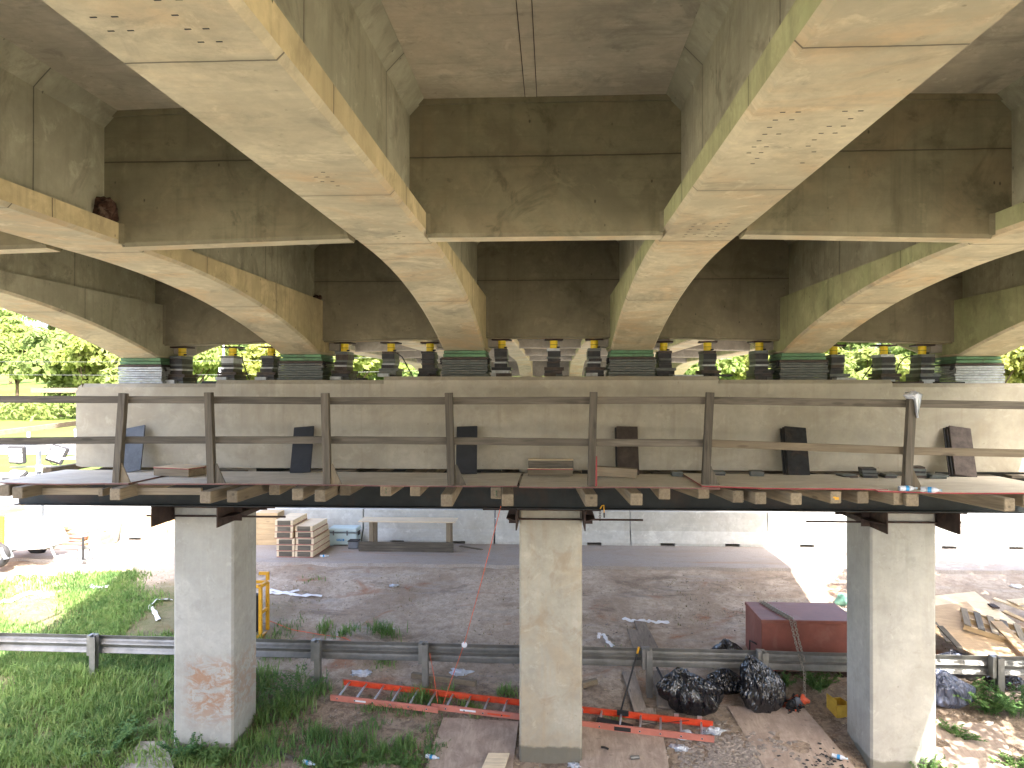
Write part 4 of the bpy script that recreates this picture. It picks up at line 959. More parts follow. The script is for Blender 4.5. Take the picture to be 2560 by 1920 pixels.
# ------------------------------------------------------------------ on the asphalt: forms, cooler, bench, stacks
g = gn(735, 1397); fx = px2x(690, g.y)
def form(x, y, z, sx, sy, sz, lab, red=True, rz=0, grp_='red-edged timber forms stacked by the barrier', name='timber_form', wm=None):
    t = empty(name, (x, y, z), rz, lab, 'timber form', grp_); wm = wm or W['y']
    MB().box(0, sx, 0, sy, .012 if red else 0, sz-.004).build('block', m_plypale if red else wm, t, bev=.003)
    if red: MB().box(-.003, sx+.003, -.003, sy+.003, 0, .0118).build('red_edge', m_redpaint, t); MB().box(.06, sx-.06, -.006, -.0005, .02, sz-.012).build('face_panel', W['x'], t)
    return t
nn = ['lowest', 'second from the ground', 'third from the ground', 'fourth', 'fifth', 'topmost']
for col, (x0, cnt) in enumerate(((px2x(692, g.y), 6), (px2x(738, g.y), 5))):
    for k in range(cnt):
        dx = [-.0, 0, 0, -.07, -.06, -.06][k] if col == 0 else [.0, 0, .01, -.03, -.05][k]
        form(x0+dx, g.y+(.02*k if col else 0)+(.06 if k > 2 else 0), .034+k*.148, .44, 1.35-.05*k, .146, f'red-edged form, {nn[k] if not (col and k == 4) else "topmost"} in the {["left","right"][col]} row of the barrier stack', rz=-.02*col)
# timber stacks behind and left of the left column
for (pa, pb, py, cnt, lab, mt_) in ((640, 694, 1366, 6, 'pale timber stack right behind the left column', WB['x']), (352, 420, 1360, 5, 'sunlit timber stack left of the left column', WB['x']), (418, 440, 1364, 4, 'narrow sunlit timber stack touching the left column edge', WB['x']), (204, 252, 1370, 2, 'sunlit low timber block right of the red-edged forms', WB['x'])):
    Y = gn((pa+pb)/2, py).y; xa, xb = px2x(pa, Y), px2x(pb, Y); t = empty('timber_stack', (xa, Y, .035), 0, lab, 'timber stack', 'timber stacks by the barrier')
    for k in range(cnt):
        e = random.uniform(-.02, .02); MB().box(e, xb-xa+e, 0, .5, k*.14, k*.14+.137).build('timber', mt_, t, bev=.004)
for k in range(5):
    Y = 18.9; xa, xb = px2x(122, Y), px2x(196, Y); t = empty('shutter_board', (xa+.04*(k % 2), Y+.05*k, .035+k*.085), .05*(k % 3-1), ['lowest', 'second', 'middle', 'fourth', 'topmost'][k]+' red-edged shutter board in the sunlit pile behind the light tower', 'timber form', 'shutter boards piled at left')
    MB().box(0, xb-xa, 0, 1.1, .02, .08).build('board', m_plypale, t); MB().box(-.01, xb-xa+.01, -.01, 1.11, .0, .0195).build('red_edge', m_redpaint, t)
Y = 19.2; o = box_obj('wooden_tray', (px2x(150, Y), Y, .55), (.62, .3, .12), WB['x'], 'pale wooden tray on top of the red-edged board pile', 'tray'); 
a = gn(283, 1362); a.z += .01; b_ = at(300, 1300, a.y+.75); tag(MB().bar(a, b_, .20, .045, (0, 1, 0)).build('leaning_plank', W['z']), 'grey plank leaning on the sunlit barrier', 'plank')
Y = 19.2; t = empty('wooden_crate', (px2x(-8, Y), Y, .034), .0, 'open slatted wooden crate top at the far left edge behind the light tower', 'crate')
for z in (.05, .35, .65, .93): MB().box(-.5, .38, -.02, .0, z, z+.07).build('slat', WB['x'], t)
for x in (-.5, -.08, .34): MB().box(x, x+.045, .002, .55, .0, 1.0).build('upright', WB['z'], t)
# cooler
g = gn(857, 1368); w_ = 1.9*.38; t = empty('cool_box', (px2x(857, g.y), g.y+.22, .035), 0, 'pale blue cool box with black latches and a blue label by the barrier', 'cool box')
MB().cbox((0, 0, .17), .72, .42, .30).build('body', m_cool, t, bev=.02); MB().cbox((0, 0, .405), .74, .44, .12).build('lid', m_cool, t, bev=.025); MB().cbox((0, 0, .333), .735, .435, .022).build('seal', m_greybox, t)
for x in (-.24, .12): MB().cbox((x, -.225, .33), .035, .02, .12).build('latch', m_greybox, t)
MB().cbox((.375, 0, .30), .02, .2, .10).build('handle', m_black, t)
for x in (-.3, .3): MB().cbox((x, 0, .011), .08, .4, .02).build('foot', m_cool, t)
MB().cbox((-.06, -.2135, .15), .20, .005, .055).build('brand_label', m_bluelab, t)
mb = MB()
for q in range(5): 
    x = -.14+.034*q; mb.box(x, x+.006, -.218, -.2165, .135, .165); 
    if q in (0, 2, 3): mb.box(x+.007, x+.02, -.218, -.2165, .158, .165)
    if q in (1, 4, 3): mb.box(x+.007, x+.02, -.218, -.2165, .135, .142)
    mb.box(x+.007, x+.016, -.218, -.2165, .147, .153)
mb.build('label_letters', m_white, t)
g = gn(882, 1376); t = empty('storage_tub', (px2x(882, g.y), g.y+.14, .035), 0, 'small dark grey tub with lid in front of the cool box', 'tub')
MB().cbox((0, 0, .09), .25, .26, .17).build('body', m_greybox, t, bev=.01); MB().cbox((0, 0, .19), .27, .28, .022).build('lid', m_black, t, bev=.004)
# bench
g = gn(1010, 1383); Y = g.y; xa, xb = px2x(897, Y), px2x(1134, Y); t = empty('timber_bench', (0, Y, .035), 0, 'long pale timber bench with a board along its foot in front of the barrier', 'bench')
L = xb-xa
MB().box(xa, xb, 0, .04, 0, .24).build('foot_board', W['x'], t, bev=.003)
MB().box(xa-.03, xb+.02, .05, .72, .72, .745).build('bench_top', m_plypale, t, bev=.003)
for x in (xa+.24, xb-.20):
    for y in (.10, .52): MB().box(x, x+.10, y, y+.10, 0, .719).build('leg', WN['z'], t, bev=.003)

# ------------------------------------------------------------------ right pile: plywood, pallet, planks
g = gn(2455, 1650)
def pile_sheet(px3, h3, mt, lab, th=.018):
    P = []
    for (px, py, Y) in px3: P.append(at(px, py, Y))
    c = P[0].copy(); n_ = len(P); mb = MB(); vs = [p-c for p in P]
    mb.add(vs + [v_+Vector((0, 0, th)) for v_ in vs], [tuple(range(n_-1, -1, -1)), tuple(range(n_, 2*n_))] + [(i, (i+1) % n_, (i+1) % n_+n_, i+n_) for i in range(n_)])
    o = mb.build('pile_sheet', mt); o.location = c; return tag(o, lab, 'plywood sheet', 'plywood sheets of the right pile')
pile_sheet([(2240,1530,14.7),(2417,1506,15.5),(2566,1650,13.3),(2456,1652,13.2)], 0, m_plyfresh, 'upper tan plywood sheet of the pile, the pallet resting on it')
pile_sheet([(2250,1500,15.2),(2437,1481,16.1),(2540,1560,15.0),(2380,1600,14.2)], 0, m_plypale, 'lower pale plywood sheet showing behind the pallet')
# pallet
cA, cB, cC = at(2408, 1571, 14.1), at(2512, 1604, 13.85), at(2432, 1528, 15.2)
pt = empty('pallet', cA, 0, 'wooden pallet lying on the plywood pile at right', 'pallet'); ex = (cB-cA); Lx = 1.15; ex.normalize(); ey = (cC-cA); ey = (ey-ex*ey.dot(ex)).normalized(); ez = ex.cross(ey)
M = Matrix(((ex.x, ey.x, ez.x, cA.x), (ex.y, ey.y, ez.y, cA.y), (ex.z, ey.z, ez.z, cA.z), (0, 0, 0, 1))); pt.matrix_world = M
for y in (0, .48, .96): MB().box(0, 1.4, y, y+.045, -.02, .07).build('stringer', WB['x'], pt)
for k in range(7): MB().box(.0+k*.215, .11+k*.215, -.01, 1.01, .0705, .09).build('slat', W['y'] if k % 2 else WN['y'], pt)
gb = 'boards thrown on the right pile'
for k, (a, ya, b_, yb, w2, mt, lab) in enumerate([((2490,1568),14.4,(2590,1672),13.0,.20,m_plyfresh,'tan board slanting across the pallet at right'), ((2484,1500),15.9,(2600,1540),15.4,.16,m_plypale,'pale board at the top of the right pile'),
    ((2508,1532),15.5,(2600,1572),15.0,.14,WB['x'],'reddish brown board end right of the pallet'), ((2530,1510),15.7,(2620,1500),15.8,.3,m_plypale,'white square board at the right edge'),
    ((2350,1570),14.2,(2400,1625),13.5,.10,W['y'],'dark board under the plywood pile, left one'), ((2335,1560),14.4,(2372,1610),13.7,.08,W['y'],'dark board under the plywood pile beside the column'), ((2476,1514),15.6,(2492,1524),15.4,.12,m_rust,'small brown brick on the pale sheet')]):
    A, B = at(*a, ya), at(*b_, yb); c = (A+B)/2; o = MB().bar(A-c, B-c, w2, .03).build('loose_board', mt, bev=.002); o.location = c+Vector((0, 0, .1 if k == 0 else .03)); tag(o, lab, 'board', gb)
gbar('ground_plank', (2420,1740), (2470,1722), .10, .04, W['x'], 'splintered plank end behind the blue-grey bag', 'plank', .25)

# ------------------------------------------------------------------ light tower trailer
lt = empty('light_tower', (-12.2, 17.75, 0), 0, 'white mobile light tower trailer with mast and square lamps at the left edge', 'light tower')
m_org = plain('orange_panel', (.85, .42, .03), .4)
x0 = px2x(12, 17.3)+12.2; x1 = px2x(112, 17.3)+12.2
MB().prism([(x0, .33), (x1, .38), (x1-.06, .55), (x1-.34, 1.06), (x1-.55, 1.16), (x0, 1.16)], -.45, .50, 'y').build('canopy', m_white, lt, bev=.02)
MB().prism([(x0-1.3, .45), (x0-.003, .45), (x0-.003, 1.15), (x0-1.3, 1.15)], -.46, .51, 'y').build('side_panel', m_org, lt, bev=.02)
mb = MB()
for q in range(7): mb.box(x0-.15, x0-.03, -.466, -.4605, .52+.05*q, .54+.05*q)
mb.build('vent_slots', m_redpaint, lt)
MB().prism([(x0-.28, .28), (x0-.20, .46), (x0+.14, .46), (x0+.26, .20), (x0+.2, .2), (x0+.1, .42), (x0-.18, .42)], -.75, -.47, 'y').build('mudguard', m_greybox, lt)
for y in (-.62, .75):
    wx = px2x(-4, 17.13)+12.2; wz = .27
    wh = MB().torus((wx, y, wz), .21, .085, 'y', 24, 8).build('wheel', m_black, lt); MB().cyl((wx, y-.05, wz), (wx, y+.05, wz), .15, 16).build('rim', m_galv, wh)
MB().cyl((wx, -.6, .27), (wx, .73, .27), .03, 8).build('axle', m_black, lt)
tb = px2x(262, 17.75)+12.2
MB().box(x0-1, tb-.35, -.035, .035, .29, .37).build('tow_bar', m_galv, lt); MB().box(tb-.3495, tb-.02, -.03, .03, .31, .40).build('coupling', m_white, lt, bev=.01)
jx = px2x(214, 17.75)+12.2; MB().cyl((jx, -.08, .05), (jx, -.08, .60), .028, 8).build('jockey_stand', m_black, lt); MB().cyl((jx, -.08, .045), (jx, -.08, .06), .08, 10).build('stand_foot', m_galv, lt)
mb = MB()
for q in (0, .12): mb.tube([(jx-.12+q, -.09, .30), (jx-.14+q, -.1, .10), (jx+q, -.1, .04), (jx+.14+q, -.1, .1), (jx+.16, -.09, .32)], .009)
mb.build('safety_chains', m_black, lt)
mx = px2x(102, 17.75)+12.2
MB().box(mx-.06, mx+.06, -.06, .06, .38, 2.0).build('mast_base', m_greybox, lt); MB().box(mx-.075, mx-.01, -.04, .04, 1.5, 2.62).build('mast', m_greybox, lt)
mb = MB(); mb.tube([(mx+.15, -.1, 1.0), (mx+.2, -.1, .6), (mx+.5, -.2, .15), (mx+.9, -.25, .22)], .025); mb.build('hose', m_tape, lt)
MB().torus((mx-.12, -.08, 1.55), .07, .012, 'y').build('winch_wheel', m_galv, lt)
az = 2.23; MB().cyl((mx-.75, 0, az), (mx+.65, .1, az+.03), .022, 8).build('cross_arm', m_galv, lt); MB().box(mx-.05, mx+.10, -.11, -.05, az-.08, az+.07).build('junction_box', m_white, lt)
m_lens = plain('lamp_lens', (.8, .8, .78), .2)
for k, (px, py, ry, rx) in enumerate(((43, 1137, 0, .1), (143, 1136, .28, -.35), (38, 1190, .1, -1.1), (165, 1185, 0, -1.2))):
    p = at(px, py, 17.6) - Vector((-12.2, 17.75, 0))
    h = MB().cbox((0, 0, 0), .42, .10, .42).build('lamp_head', m_black, lt, bev=.03); h.location = p; h.rotation_euler = (rx, ry, 0)
    ln = MB()
    for q in range(3): ln.cbox((0, -.055, -.115+.115*q), .32, .012, .09)
    ln.build('lens', m_lens, h); MB().torus((0, .04, -.1), .14, .01, 'y').build('bracket', m_black, h)

# ------------------------------------------------------------------ caution tape and litter
def tape(pts, wd, lab, tw=.6):
    P = []; 
    for i in range(len(pts)-1):
        for k in range(5): P.append((pts[i][0]+(pts[i+1][0]-pts[i][0])*k/5, pts[i][1]+(pts[i+1][1]-pts[i][1])*k/5))
    P.append(pts[-1]); W_ = [gn(*q) for q in P]; mb = MB(); vs = []
    for i, p in enumerate(W_):
        d = (W_[min(i+1, len(W_)-1)]-W_[max(i-1, 0)]).normalized(); s_ = Vector((-d.y, d.x, 0))
        a = math.sin(i*1.7)*tw; k = wd/2*(.55+.45*abs(math.sin(i*.9)))
        sv = s_*math.cos(a)*k+Vector((0, 0, abs(math.sin(a))*k)); q = p+Vector((0, 0, .025+.02*abs(math.sin(i*2.3)))); vs += [q-sv*.9+Vector((0, 0, 0)), q+Vector((0, 0, .012)), q+sv]
    fs = []
    for i in range(len(W_)-1): fs += [(3*i, 3*i+1, 3*i+4, 3*i+3), (3*i+1, 3*i+2, 3*i+5, 3*i+4)]
    mb.add(vs, fs, smooth=True); return tag(mb.build('barrier_tape', m_tape, fix=False), lab, 'tape', 'white tape strips on the ground')
tape([(0,1508),(28,1506),(50,1494),(62,1488),(100,1486),(112,1496),(132,1488)], .13, 'white tape winding over the grass at the far left')
tape([(432,1503),(392,1503),(372,1520),(385,1532),(396,1555)], .10, 'white tape curling left of the left column')
tape([(222,1468),(236,1474),(272,1470)], .12, 'short white tape between the trailer and the column')
tape([(668,1478),(712,1486),(740,1492),(805,1493)], .10, 'white tape right of the yellow frame')
tape([(668,1486),(700,1488),(748,1480)], .08, 'shorter white tape beside the yellow frame')
tape([(1556,1550),(1580,1557),(1610,1556),(1640,1560),(1672,1560)], .10, 'white tape across the top of the planks')
tape([(1496,1600),(1498,1590),(1510,1592),(1518,1608),(1534,1622)], .08, 'clear tape left of the planks beyond the rail')
tape([(20,1440),(80,1437),(140,1441)], .12, 'pale tape on the asphalt beneath the light tower')
lit = [(985,1466,'crumpled clear bottle on the dirt beyond the rail', m_cling, .09), (903,1686,'white plastic bag on the mud left of the rail post', m_cling, .15), (1150,1684,'white plastic bag by the orange cords under the rail', m_cling, .16), (975,1574,'bluish paper square on the dirt', m_tape, .07),
       (1700,1872,'clear plastic film in the rubble right of the ladder', m_cling, .12), (1780,1830,'clear crumpled film at the ladder end', m_cling, .14), (1437,1916,'white packet at the foot of the middle column', m_cling, .09), (1655,1880,'white scrap in the rubble', m_tape, .05), (2474,1810,'white scrap on the weeds by the right sheet', m_tape, .05), (2540,1468,'white paper at the right edge', m_tape, .12), (1716,1840,'foggy film inside the ladder right end', m_cling, .16)]
for k, (px, py, lab, mt, r_) in enumerate(lit):
    o = blob('plastic_litter', gn(px, py)+Vector((0, 0, .02)), r_, (1.0, .7, .28), mt, k*3.3, .9, 5); tag(o, lab, 'litter', 'plastic litter')
for px, py, a, lab in ((1588,1909,.3,'silver can lying on the muddy sheet right of the middle column'),):
    q = gn(px, py); tag(MB().cyl((q.x-.06, q.y, q.z+.085), (q.x+.06, q.y+.02, q.z+.085), .028, 12).build('drink_can', m_galv), lab, 'can')
q = gn(1512, 1883); tag(MB().tube([(q.x-.05, q.y+.02, q.z+.08), (q.x, q.y, q.z+.085), (q.x+.05, q.y-.03, q.z+.075)], .016).build('hose_piece', m_rope), 'short black hose piece on the muddy sheet', 'hose')
for px, py, a, lab in ((2080,1902,-.5,'clear bottle on the plywood sheet near the right column'), (800,1395,.1,'clear bottle on the asphalt by the form stack'), (1065,1898,-.3,'blue-tinted bottle in the weeds by the muddy sheet'), (758,1912,-.4,'bottle in the weeds right of the left column'), (768,1388,1.2,'bottle standing at the foot of the form stack')):
    q = gn(px, py); bottle((q.x, q.y, q.z+.05+(.03 if py > 1880 and px > 1900 else 0)), a, 0, lab, 1.0)
# scattered stones and chips: nobody could count them
def scatter(name, n_, boxf, smin, smax, mt, seed, flat=.6):
    r_ = np.random.default_rng(seed); V = []; Fs = []
    cube = np.array([(-1,-1,-1),(1,-1,-1),(1,1,-1),(-1,1,-1),(-.7,-.7,1),(.7,-.7,1),(.7,.7,1),(-.7,.7,1)])
    q = [(4,5,6,7),(0,1,5,4),(1,2,6,5),(2,3,7,6),(3,0,4,7)]
    for i in range(n_):
        x, y = boxf(r_); s_ = r_.uniform(smin, smax); sc_ = np.array([s_*r_.uniform(.6, 1.6), s_, s_*flat*r_.uniform(.5, 1)]); a = r_.uniform(0, 6.28)
        c_ = cube*sc_*(1+r_.uniform(-.25, .25, (8, 3))); ca, sa = math.cos(a), math.sin(a)
        z = gz(x, y)+sc_[2]*.4; b = len(V)
        for p in c_: V.append((x+p[0]*ca-p[1]*sa, y+p[0]*sa+p[1]*ca, z+p[2]))
        Fs += [tuple(b+j for j in f_) for f_ in q]
    me = D.meshes.new(name); me.from_pydata(V, [], Fs); me.materials.append(mt); o = D.objects.new(name, me); COL.objects.link(o); return tag(o, kind='stuff')
def u(a, b_, c, d): return lambda r_: (r_.uniform(a, b_), r_.uniform(c, d))
o = scatter('gravel', 3000, u(-7, 8, 10.9, 17.6), .004, .017, m_stone, 3); tag(o, 'loose stones scattered over the dirt under the bridge', 'gravel')
def rub(r_): return (abs(r_.normal(0, .5))*(1 if r_.random() < .8 else -.6)+2.3, 10.95+abs(r_.normal(0, .45)))
o = scatter('rubble', 900, rub, .012, .045, m_stone, 5, .45); tag(o, 'pale broken rubble right of the ladder end', 'rubble')
o = scatter('wood_chips', 700, u(-6, 7, 11, 17.6), .006, .02, m_chip, 8, .2)
# make some chips long
tag(o, 'wood chips and straw scattered over the dirt', 'debris')
def flk(r_): return (px2x(2050, 11.3)+r_.normal(0, .25), 11.15+r_.normal(0, .16))
o = scatter('dark_flakes', 70, flk, .008, .022, m_black, 12, .3); o.location.z = .05; tag(o, 'dark flakes scattered on the plywood sheet by the right column', 'debris')
# ------------------------------------------------------------------ trees beyond the far road
def leaf_cloud(name, cen, rad, nper, size, mt, seed, droop=0.3, mind=.35):
    r_ = np.random.default_rng(seed); V = []; 
    for (c_, R_) in zip(cen, rad):
        n_ = int(nper*R_*R_); d = r_.normal(size=(n_, 3)); d /= np.linalg.norm(d, axis=1)[:, None]
        d[:, 2] = np.where(d[:, 2] < -.45, -d[:, 2], d[:, 2]); rr_ = R_*(mind+(1-mind)*r_.random(n_)**.45)
        lump = 1+.22*np.sin(d[:, 0]*5+seed)*np.cos(d[:, 1]*4+d[:, 2]*6)
        p = np.array(c_)+d*(rr_*lump)[:, None]*np.array([1, 1, .8]); nrm = d+r_.normal(scale=.55, size=(n_, 3)); nrm[:, 2] += .35
        nrm /= np.linalg.norm(nrm, axis=1)[:, None]; a = np.cross(nrm, r_.normal(size=(n_, 3))); a /= np.linalg.norm(a, axis=1)[:, None]; b_ = np.cross(nrm, a)
        s_ = size*r_.uniform(.5, 1.25, n_)[:, None]; bend = nrm*s_*.25
        V.append(np.stack([p-a*s_, p-b_*s_*.5+bend, p+a*s_, p+b_*s_*.5+bend], 1))
    V = np.concatenate(V); n_ = len(V); me = D.meshes.new(name); me.vertices.add(4*n_); me.vertices.foreach_set('co', V.reshape(-1).astype(np.float32))
    me.loops.add(4*n_); me.loops.foreach_set('vertex_index', np.arange(4*n_, dtype=np.int32)); me.polygons.add(n_)
    me.polygons.foreach_set('loop_start', np.arange(0, 4*n_, 4, dtype=np.int32)); me.materials.append(mt); me.update(calc_edges=True); me.validate()
    return me
def tree_proto(seed, h, wd, mt, size=.36, dens=135):
    r_ = random.Random(seed); cen = []; rad = []
    for k in range(13):
        a = r_.uniform(0, 6.28); q = wd*.5*math.sqrt(r_.random())*.85; z = h*(.32+.52*r_.random()); z = min(z, h*(.95-.30*(q/(wd*.5))**2))
        cen.append((q*math.cos(a), q*math.sin(a), z)); rad.append(wd*r_.uniform(.14, .26))
    cen.append((0, 0, h*.82)); rad.append(wd*.2)
    t = empty('tree'); me = leaf_cloud('crown', cen, rad, dens, size, mt, seed); o = D.objects.new('crown', me); COL.objects.link(o); o.parent = t
    mb = MB(); mb.cyl((0, 0, -1), (0, 0, h*.45), h*.025, 8, 0, h*.016)
    for c_ in cen[:8]: mb.cyl((0, 0, h*r_.uniform(.2, .42)), c_, h*.011, 6, 0, h*.004)
    o = mb.build('trunk', m_bark, t); return t
protos = [tree_proto(1, 9, 8, m_tree), tree_proto(2, 11, 9, m_tree2), tree_proto(3, 8, 8.5, m_tree), tree_proto(4, 10, 7.5, m_tree2)]
rr = random.Random(21); used = set(); spots = []
x = -92
i = 0
while x < 70: spots.append((x+rr.uniform(-1, 1), 82+rr.uniform(-3, 3), rr.uniform(.75, 1.05))); x += 6.0
x = -105
while x < 80: spots.append((x+rr.uniform(-1.5, 1.5), 94+rr.uniform(-3, 4), rr.uniform(.9, 1.2))); x += 7.5
x = -125
while x < 100: spots.append((x+rr.uniform(-2, 2), 116+rr.uniform(-4, 5), rr.uniform(1.0, 1.35))); x += 10
kinds = ['dark green leafy tree', 'yellow-green airy tree', 'broad low bushy tree', 'pale green upright tree']
rown = ['front row of the wood', 'second row of the wood', 'wooded rise far behind']
def hshare(px):
    return 'left of the pier cap' if px < 200 else 'seen through the leftmost bay' if px < 700 else 'seen through the second bay' if px < 1160 else 'hidden behind the middle bay' if px < 1600 else 'seen through the fourth bay' if px < 1950 else 'seen through the rightmost bay' if px < 2360 else 'at the right edge'
cnt = {}
for (x, y, s_) in spots:
    ang = math.atan2(x, y)+YAW; px = 1280+F*math.tan(ang)
    if px < -350 or px > 2900 or (1130 < px < 1600): continue
    k = rr.randrange(4); row = 0 if y < 88 else 1 if y < 105 else 2
    t = protos[k] if k not in used else copy_tree(protos[k]); used.add(k)
    sc_ = s_*(1.0 + (.22 if px < 260 else 0) - (.18 if 1950 < px < 2260 else 0))
    t.location = (x, y, gz(x, y)-.2); t.scale = (s_*rr.uniform(.9, 1.15), s_*rr.uniform(.9, 1.15), sc_); t.rotation_euler.z = rr.uniform(0, 6.28)
    q = (k, row, hshare(px)); cnt[q] = cnt.get(q, 0)+1
    tag(t, f'{kinds[k]}, {rown[row]}, {hshare(px)}', 'tree', f'{kinds[k]}s, {rown[row]}, {hshare(px)}')
for k in range(4):
    if k not in used:
        for c_ in list(protos[k].children): D.objects.remove(c_)
        D.objects.remove(protos[k])
# unseen trees added right of the bridge to dapple the sun on the ground
shade_tree = tree_proto(9, 11.5, 7.2, m_tree, .13, 330)
for k, (x, y, s_) in enumerate(((11.5, 4.4, 1.0), (10.6, 10.3, 1.0), (11.2, 13.6, 1.0))):
    t = shade_tree if k == 0 else copy_tree(shade_tree); t.location = (x, y, gz(x, y)-.2); t.scale = (s_, s_, s_); t.rotation_euler.z = k*2
    tag(t, 'roadside tree just right of the bridge, ' + ['nearest of three', 'middle of three', 'farthest of three'][k], 'tree', 'trees beside the bridge')
# shrubs along the wood edge (undergrowth reads as one mass)
r_ = random.Random(5); cen = []; rad = []
xx = -88
while xx < 66:
    px = 1280+F*math.tan(math.atan2(xx, 78)+YAW)
    if not (1130 < px < 1600): y = 78.5+r_.uniform(-1, 1.5); cen.append((xx, y, gz(xx, y)+.8)); rad.append(r_.uniform(1.3, 2.1))
    xx += 1.9
me = leaf_cloud('undergrowth', cen, rad, 60, .28, m_tree, 77); o = D.objects.new('undergrowth', me); COL.objects.link(o); tag(o, 'dark shrubs along the foot of the wood', 'undergrowth', kind='stuff')
# street pole and wires
x = px2x(559, 60); pl = empty('street_pole', (x, 60, gz(x, 60)), 0, 'slim white lighting pole seen through the leftmost bay', 'pole'); MB().cyl((0, 0, -.2), (0, 0, 9.0), .11, 10, 0, .07).build('shaft', m_white, pl); MB().box(-.35, -.05, -.1, .1, 4.9, 5.6).build('meter_box', m_white, pl)
for k, (z0, z1) in enumerate(((6.6, 7.6), (5.6, 6.4))):
    pts = [(x-40+80*t/10, 60.3, 0) for t in range(11)]; pts = [(p[0], p[1], z0+(z1-z0)*i/10-.8*math.sin(math.pi*i/10)) for i, p in enumerate(pts)]
    tag(MB().tube(pts, .011, 4).build('overhead_wire', m_galv), ['upper thin wire crossing the wood at left', 'lower thin wire crossing the wood at left'][k], 'wire')
for k, px in enumerate((72, 190)):
    x = px2x(px, 55.5); t = empty('delineator_post', (x, 55.5, .05), 0, ['white marker post beside the far road, left one', 'white marker post beside the far road next to the cap end'][k], 'marker post'); MB().cyl((0, 0, 0), (0, 0, .9), .11, 8).build('post', m_white, t); MB().cyl((0, 0, .9), (0, 0, 1.02), .13, 8).build('head', m_white, t)

# ------------------------------------------------------------------ grass and weeds
def blades(name, pts, hts, wds, mt, seed, droop=.8, seg=4):
    r_ = np.random.default_rng(seed); n_ = len(pts); pts = np.array(pts); hts = np.array(hts); a = r_.uniform(0, 2*math.pi, n_)
    dx = np.cos(a); dy = np.sin(a); w_ = np.array(wds); lean = r_.uniform(.15, 1.0, n_)*droop; V = np.zeros((n_, 2*seg+1, 3))
    for k in range(seg+1):
        t = k/seg; out = hts*lean*(t**1.6)*.8; z = hts*(t-lean*.55*t**2.4)
        cx = pts[:, 0]+dx*out; cy_ = pts[:, 1]+dy*out; cz = pts[:, 2]+z; ww = w_*(1-t**1.5)*(.6+.4*min(1, t*4))
        if k < seg:
            V[:, 2*k] = np.stack([cx-dy*ww, cy_+dx*ww, cz], 1); V[:, 2*k+1] = np.stack([cx+dy*ww, cy_-dx*ww, cz], 1)
        else: V[:, 2*seg] = np.stack([cx, cy_, cz], 1)
    m_ = 2*seg+1; me = D.meshes.new(name); me.vertices.add(n_*m_); me.vertices.foreach_set('co', V.reshape(-1).astype(np.float32))
    loc = []
    for k in range(seg-1): loc += [2*k, 2*k+1, 2*k+3, 2*k+2]
    loc += [2*seg-2, 2*seg-1, 2*seg]; loc = np.array(loc); per = len(loc)
    li = (np.arange(n_)[:, None]*m_+loc[None, :]).reshape(-1); me.loops.add(len(li)); me.loops.foreach_set('vertex_index', li.astype(np.int32))
    st = np.array([4*k for k in range(seg)]); ls = (np.arange(n_)[:, None]*per+st[None, :]).reshape(-1)
    me.polygons.add(len(ls)); me.polygons.foreach_set('loop_start', ls.astype(np.int32)); me.materials.append(mt); me.update(calc_edges=True); me.validate()
    o = D.objects.new(name, me); COL.objects.link(o); return o
COLS = [(-5.14, 11.55), (-.02, 11.55), (4.94, 11.55)]
def clear(x, y):
    for cx, cy_ in COLS:
        if abs(x-cx) < .47 and abs(y-cy_) < .47: return False
    return True
def fill(seed, n_, x0, x1, y0, y1, dens, hlo, hhi, clump=.10, per=9):
    r_ = random.Random(seed); P = []; Hh = []; Ww = []
    for _ in range(n_):
        x = r_.uniform(x0, x1); y = r_.uniform(y0, y1)
        if r_.random() > dens(x, y): continue
        k = r_.uniform(.6, 1.15)
        for _ in range(per):
            a, b_ = x+r_.gauss(0, clump), y+r_.gauss(0, clump)
            if not clear(a, b_): continue
            h = r_.uniform(hlo, hhi)*k; P.append((a, b_, gz(a, b_)-.01)); Hh.append(h); Ww.append(r_.uniform(.005, .012)*(1+h))
    return P, Hh, Ww
nz = lambda x, y, s_, o_: mnoise.noise(Vector((x*s_, y*s_, o_)))
sm = lambda v, a, b_: max(0, min(1, (v-a)/(b_-a)))
# dense long grass, lower left
d1 = lambda x, y: sm(-x, 4.0, 5.2)*(.62+.9*nz(x, y, .9, 1))
P = fill(1, 3600, -9.6, -3.4, 10.7, 13.15, d1, .16, .40, .06, 9)
o = blades('long_grass', *P, m_grass, 1, 1.25); tag(o, 'dense long drooping grass around the left column and guard rail', 'grass', kind='stuff')
# patchy slope behind the rail at left
d2 = lambda x, y: sm(-x, 4.9, 6.6)*sm(.22+1.7*nz(x, y, .55, 4)-.28*(y-14.2-(1.9 if x < -8.3 else 0)), -.05, .5)
P = fill(2, 12500, -12.5, -4.6, 13.1, 17.2, d2, .06, .20, .07, 8)
o = blades('slope_grass', *P, m_grass, 2, .9, 3); tag(o, 'patchy short grass on the slope beyond the rail at left', 'grass', kind='stuff')
d3 = lambda x, y: sm(.2+1.4*nz(x, y, .8, 7), .1, .5)*(.9 if x < -5 else .25)
P = fill(3, 2600, -12, 7.5, 13.0, 17.4, d3, .03, .10, .09, 6)
o = blades('dry_straw', *P, m_dry, 3, 1.6, 3); tag(o, 'dry trampled straw on the dirt', 'straw', kind='stuff')
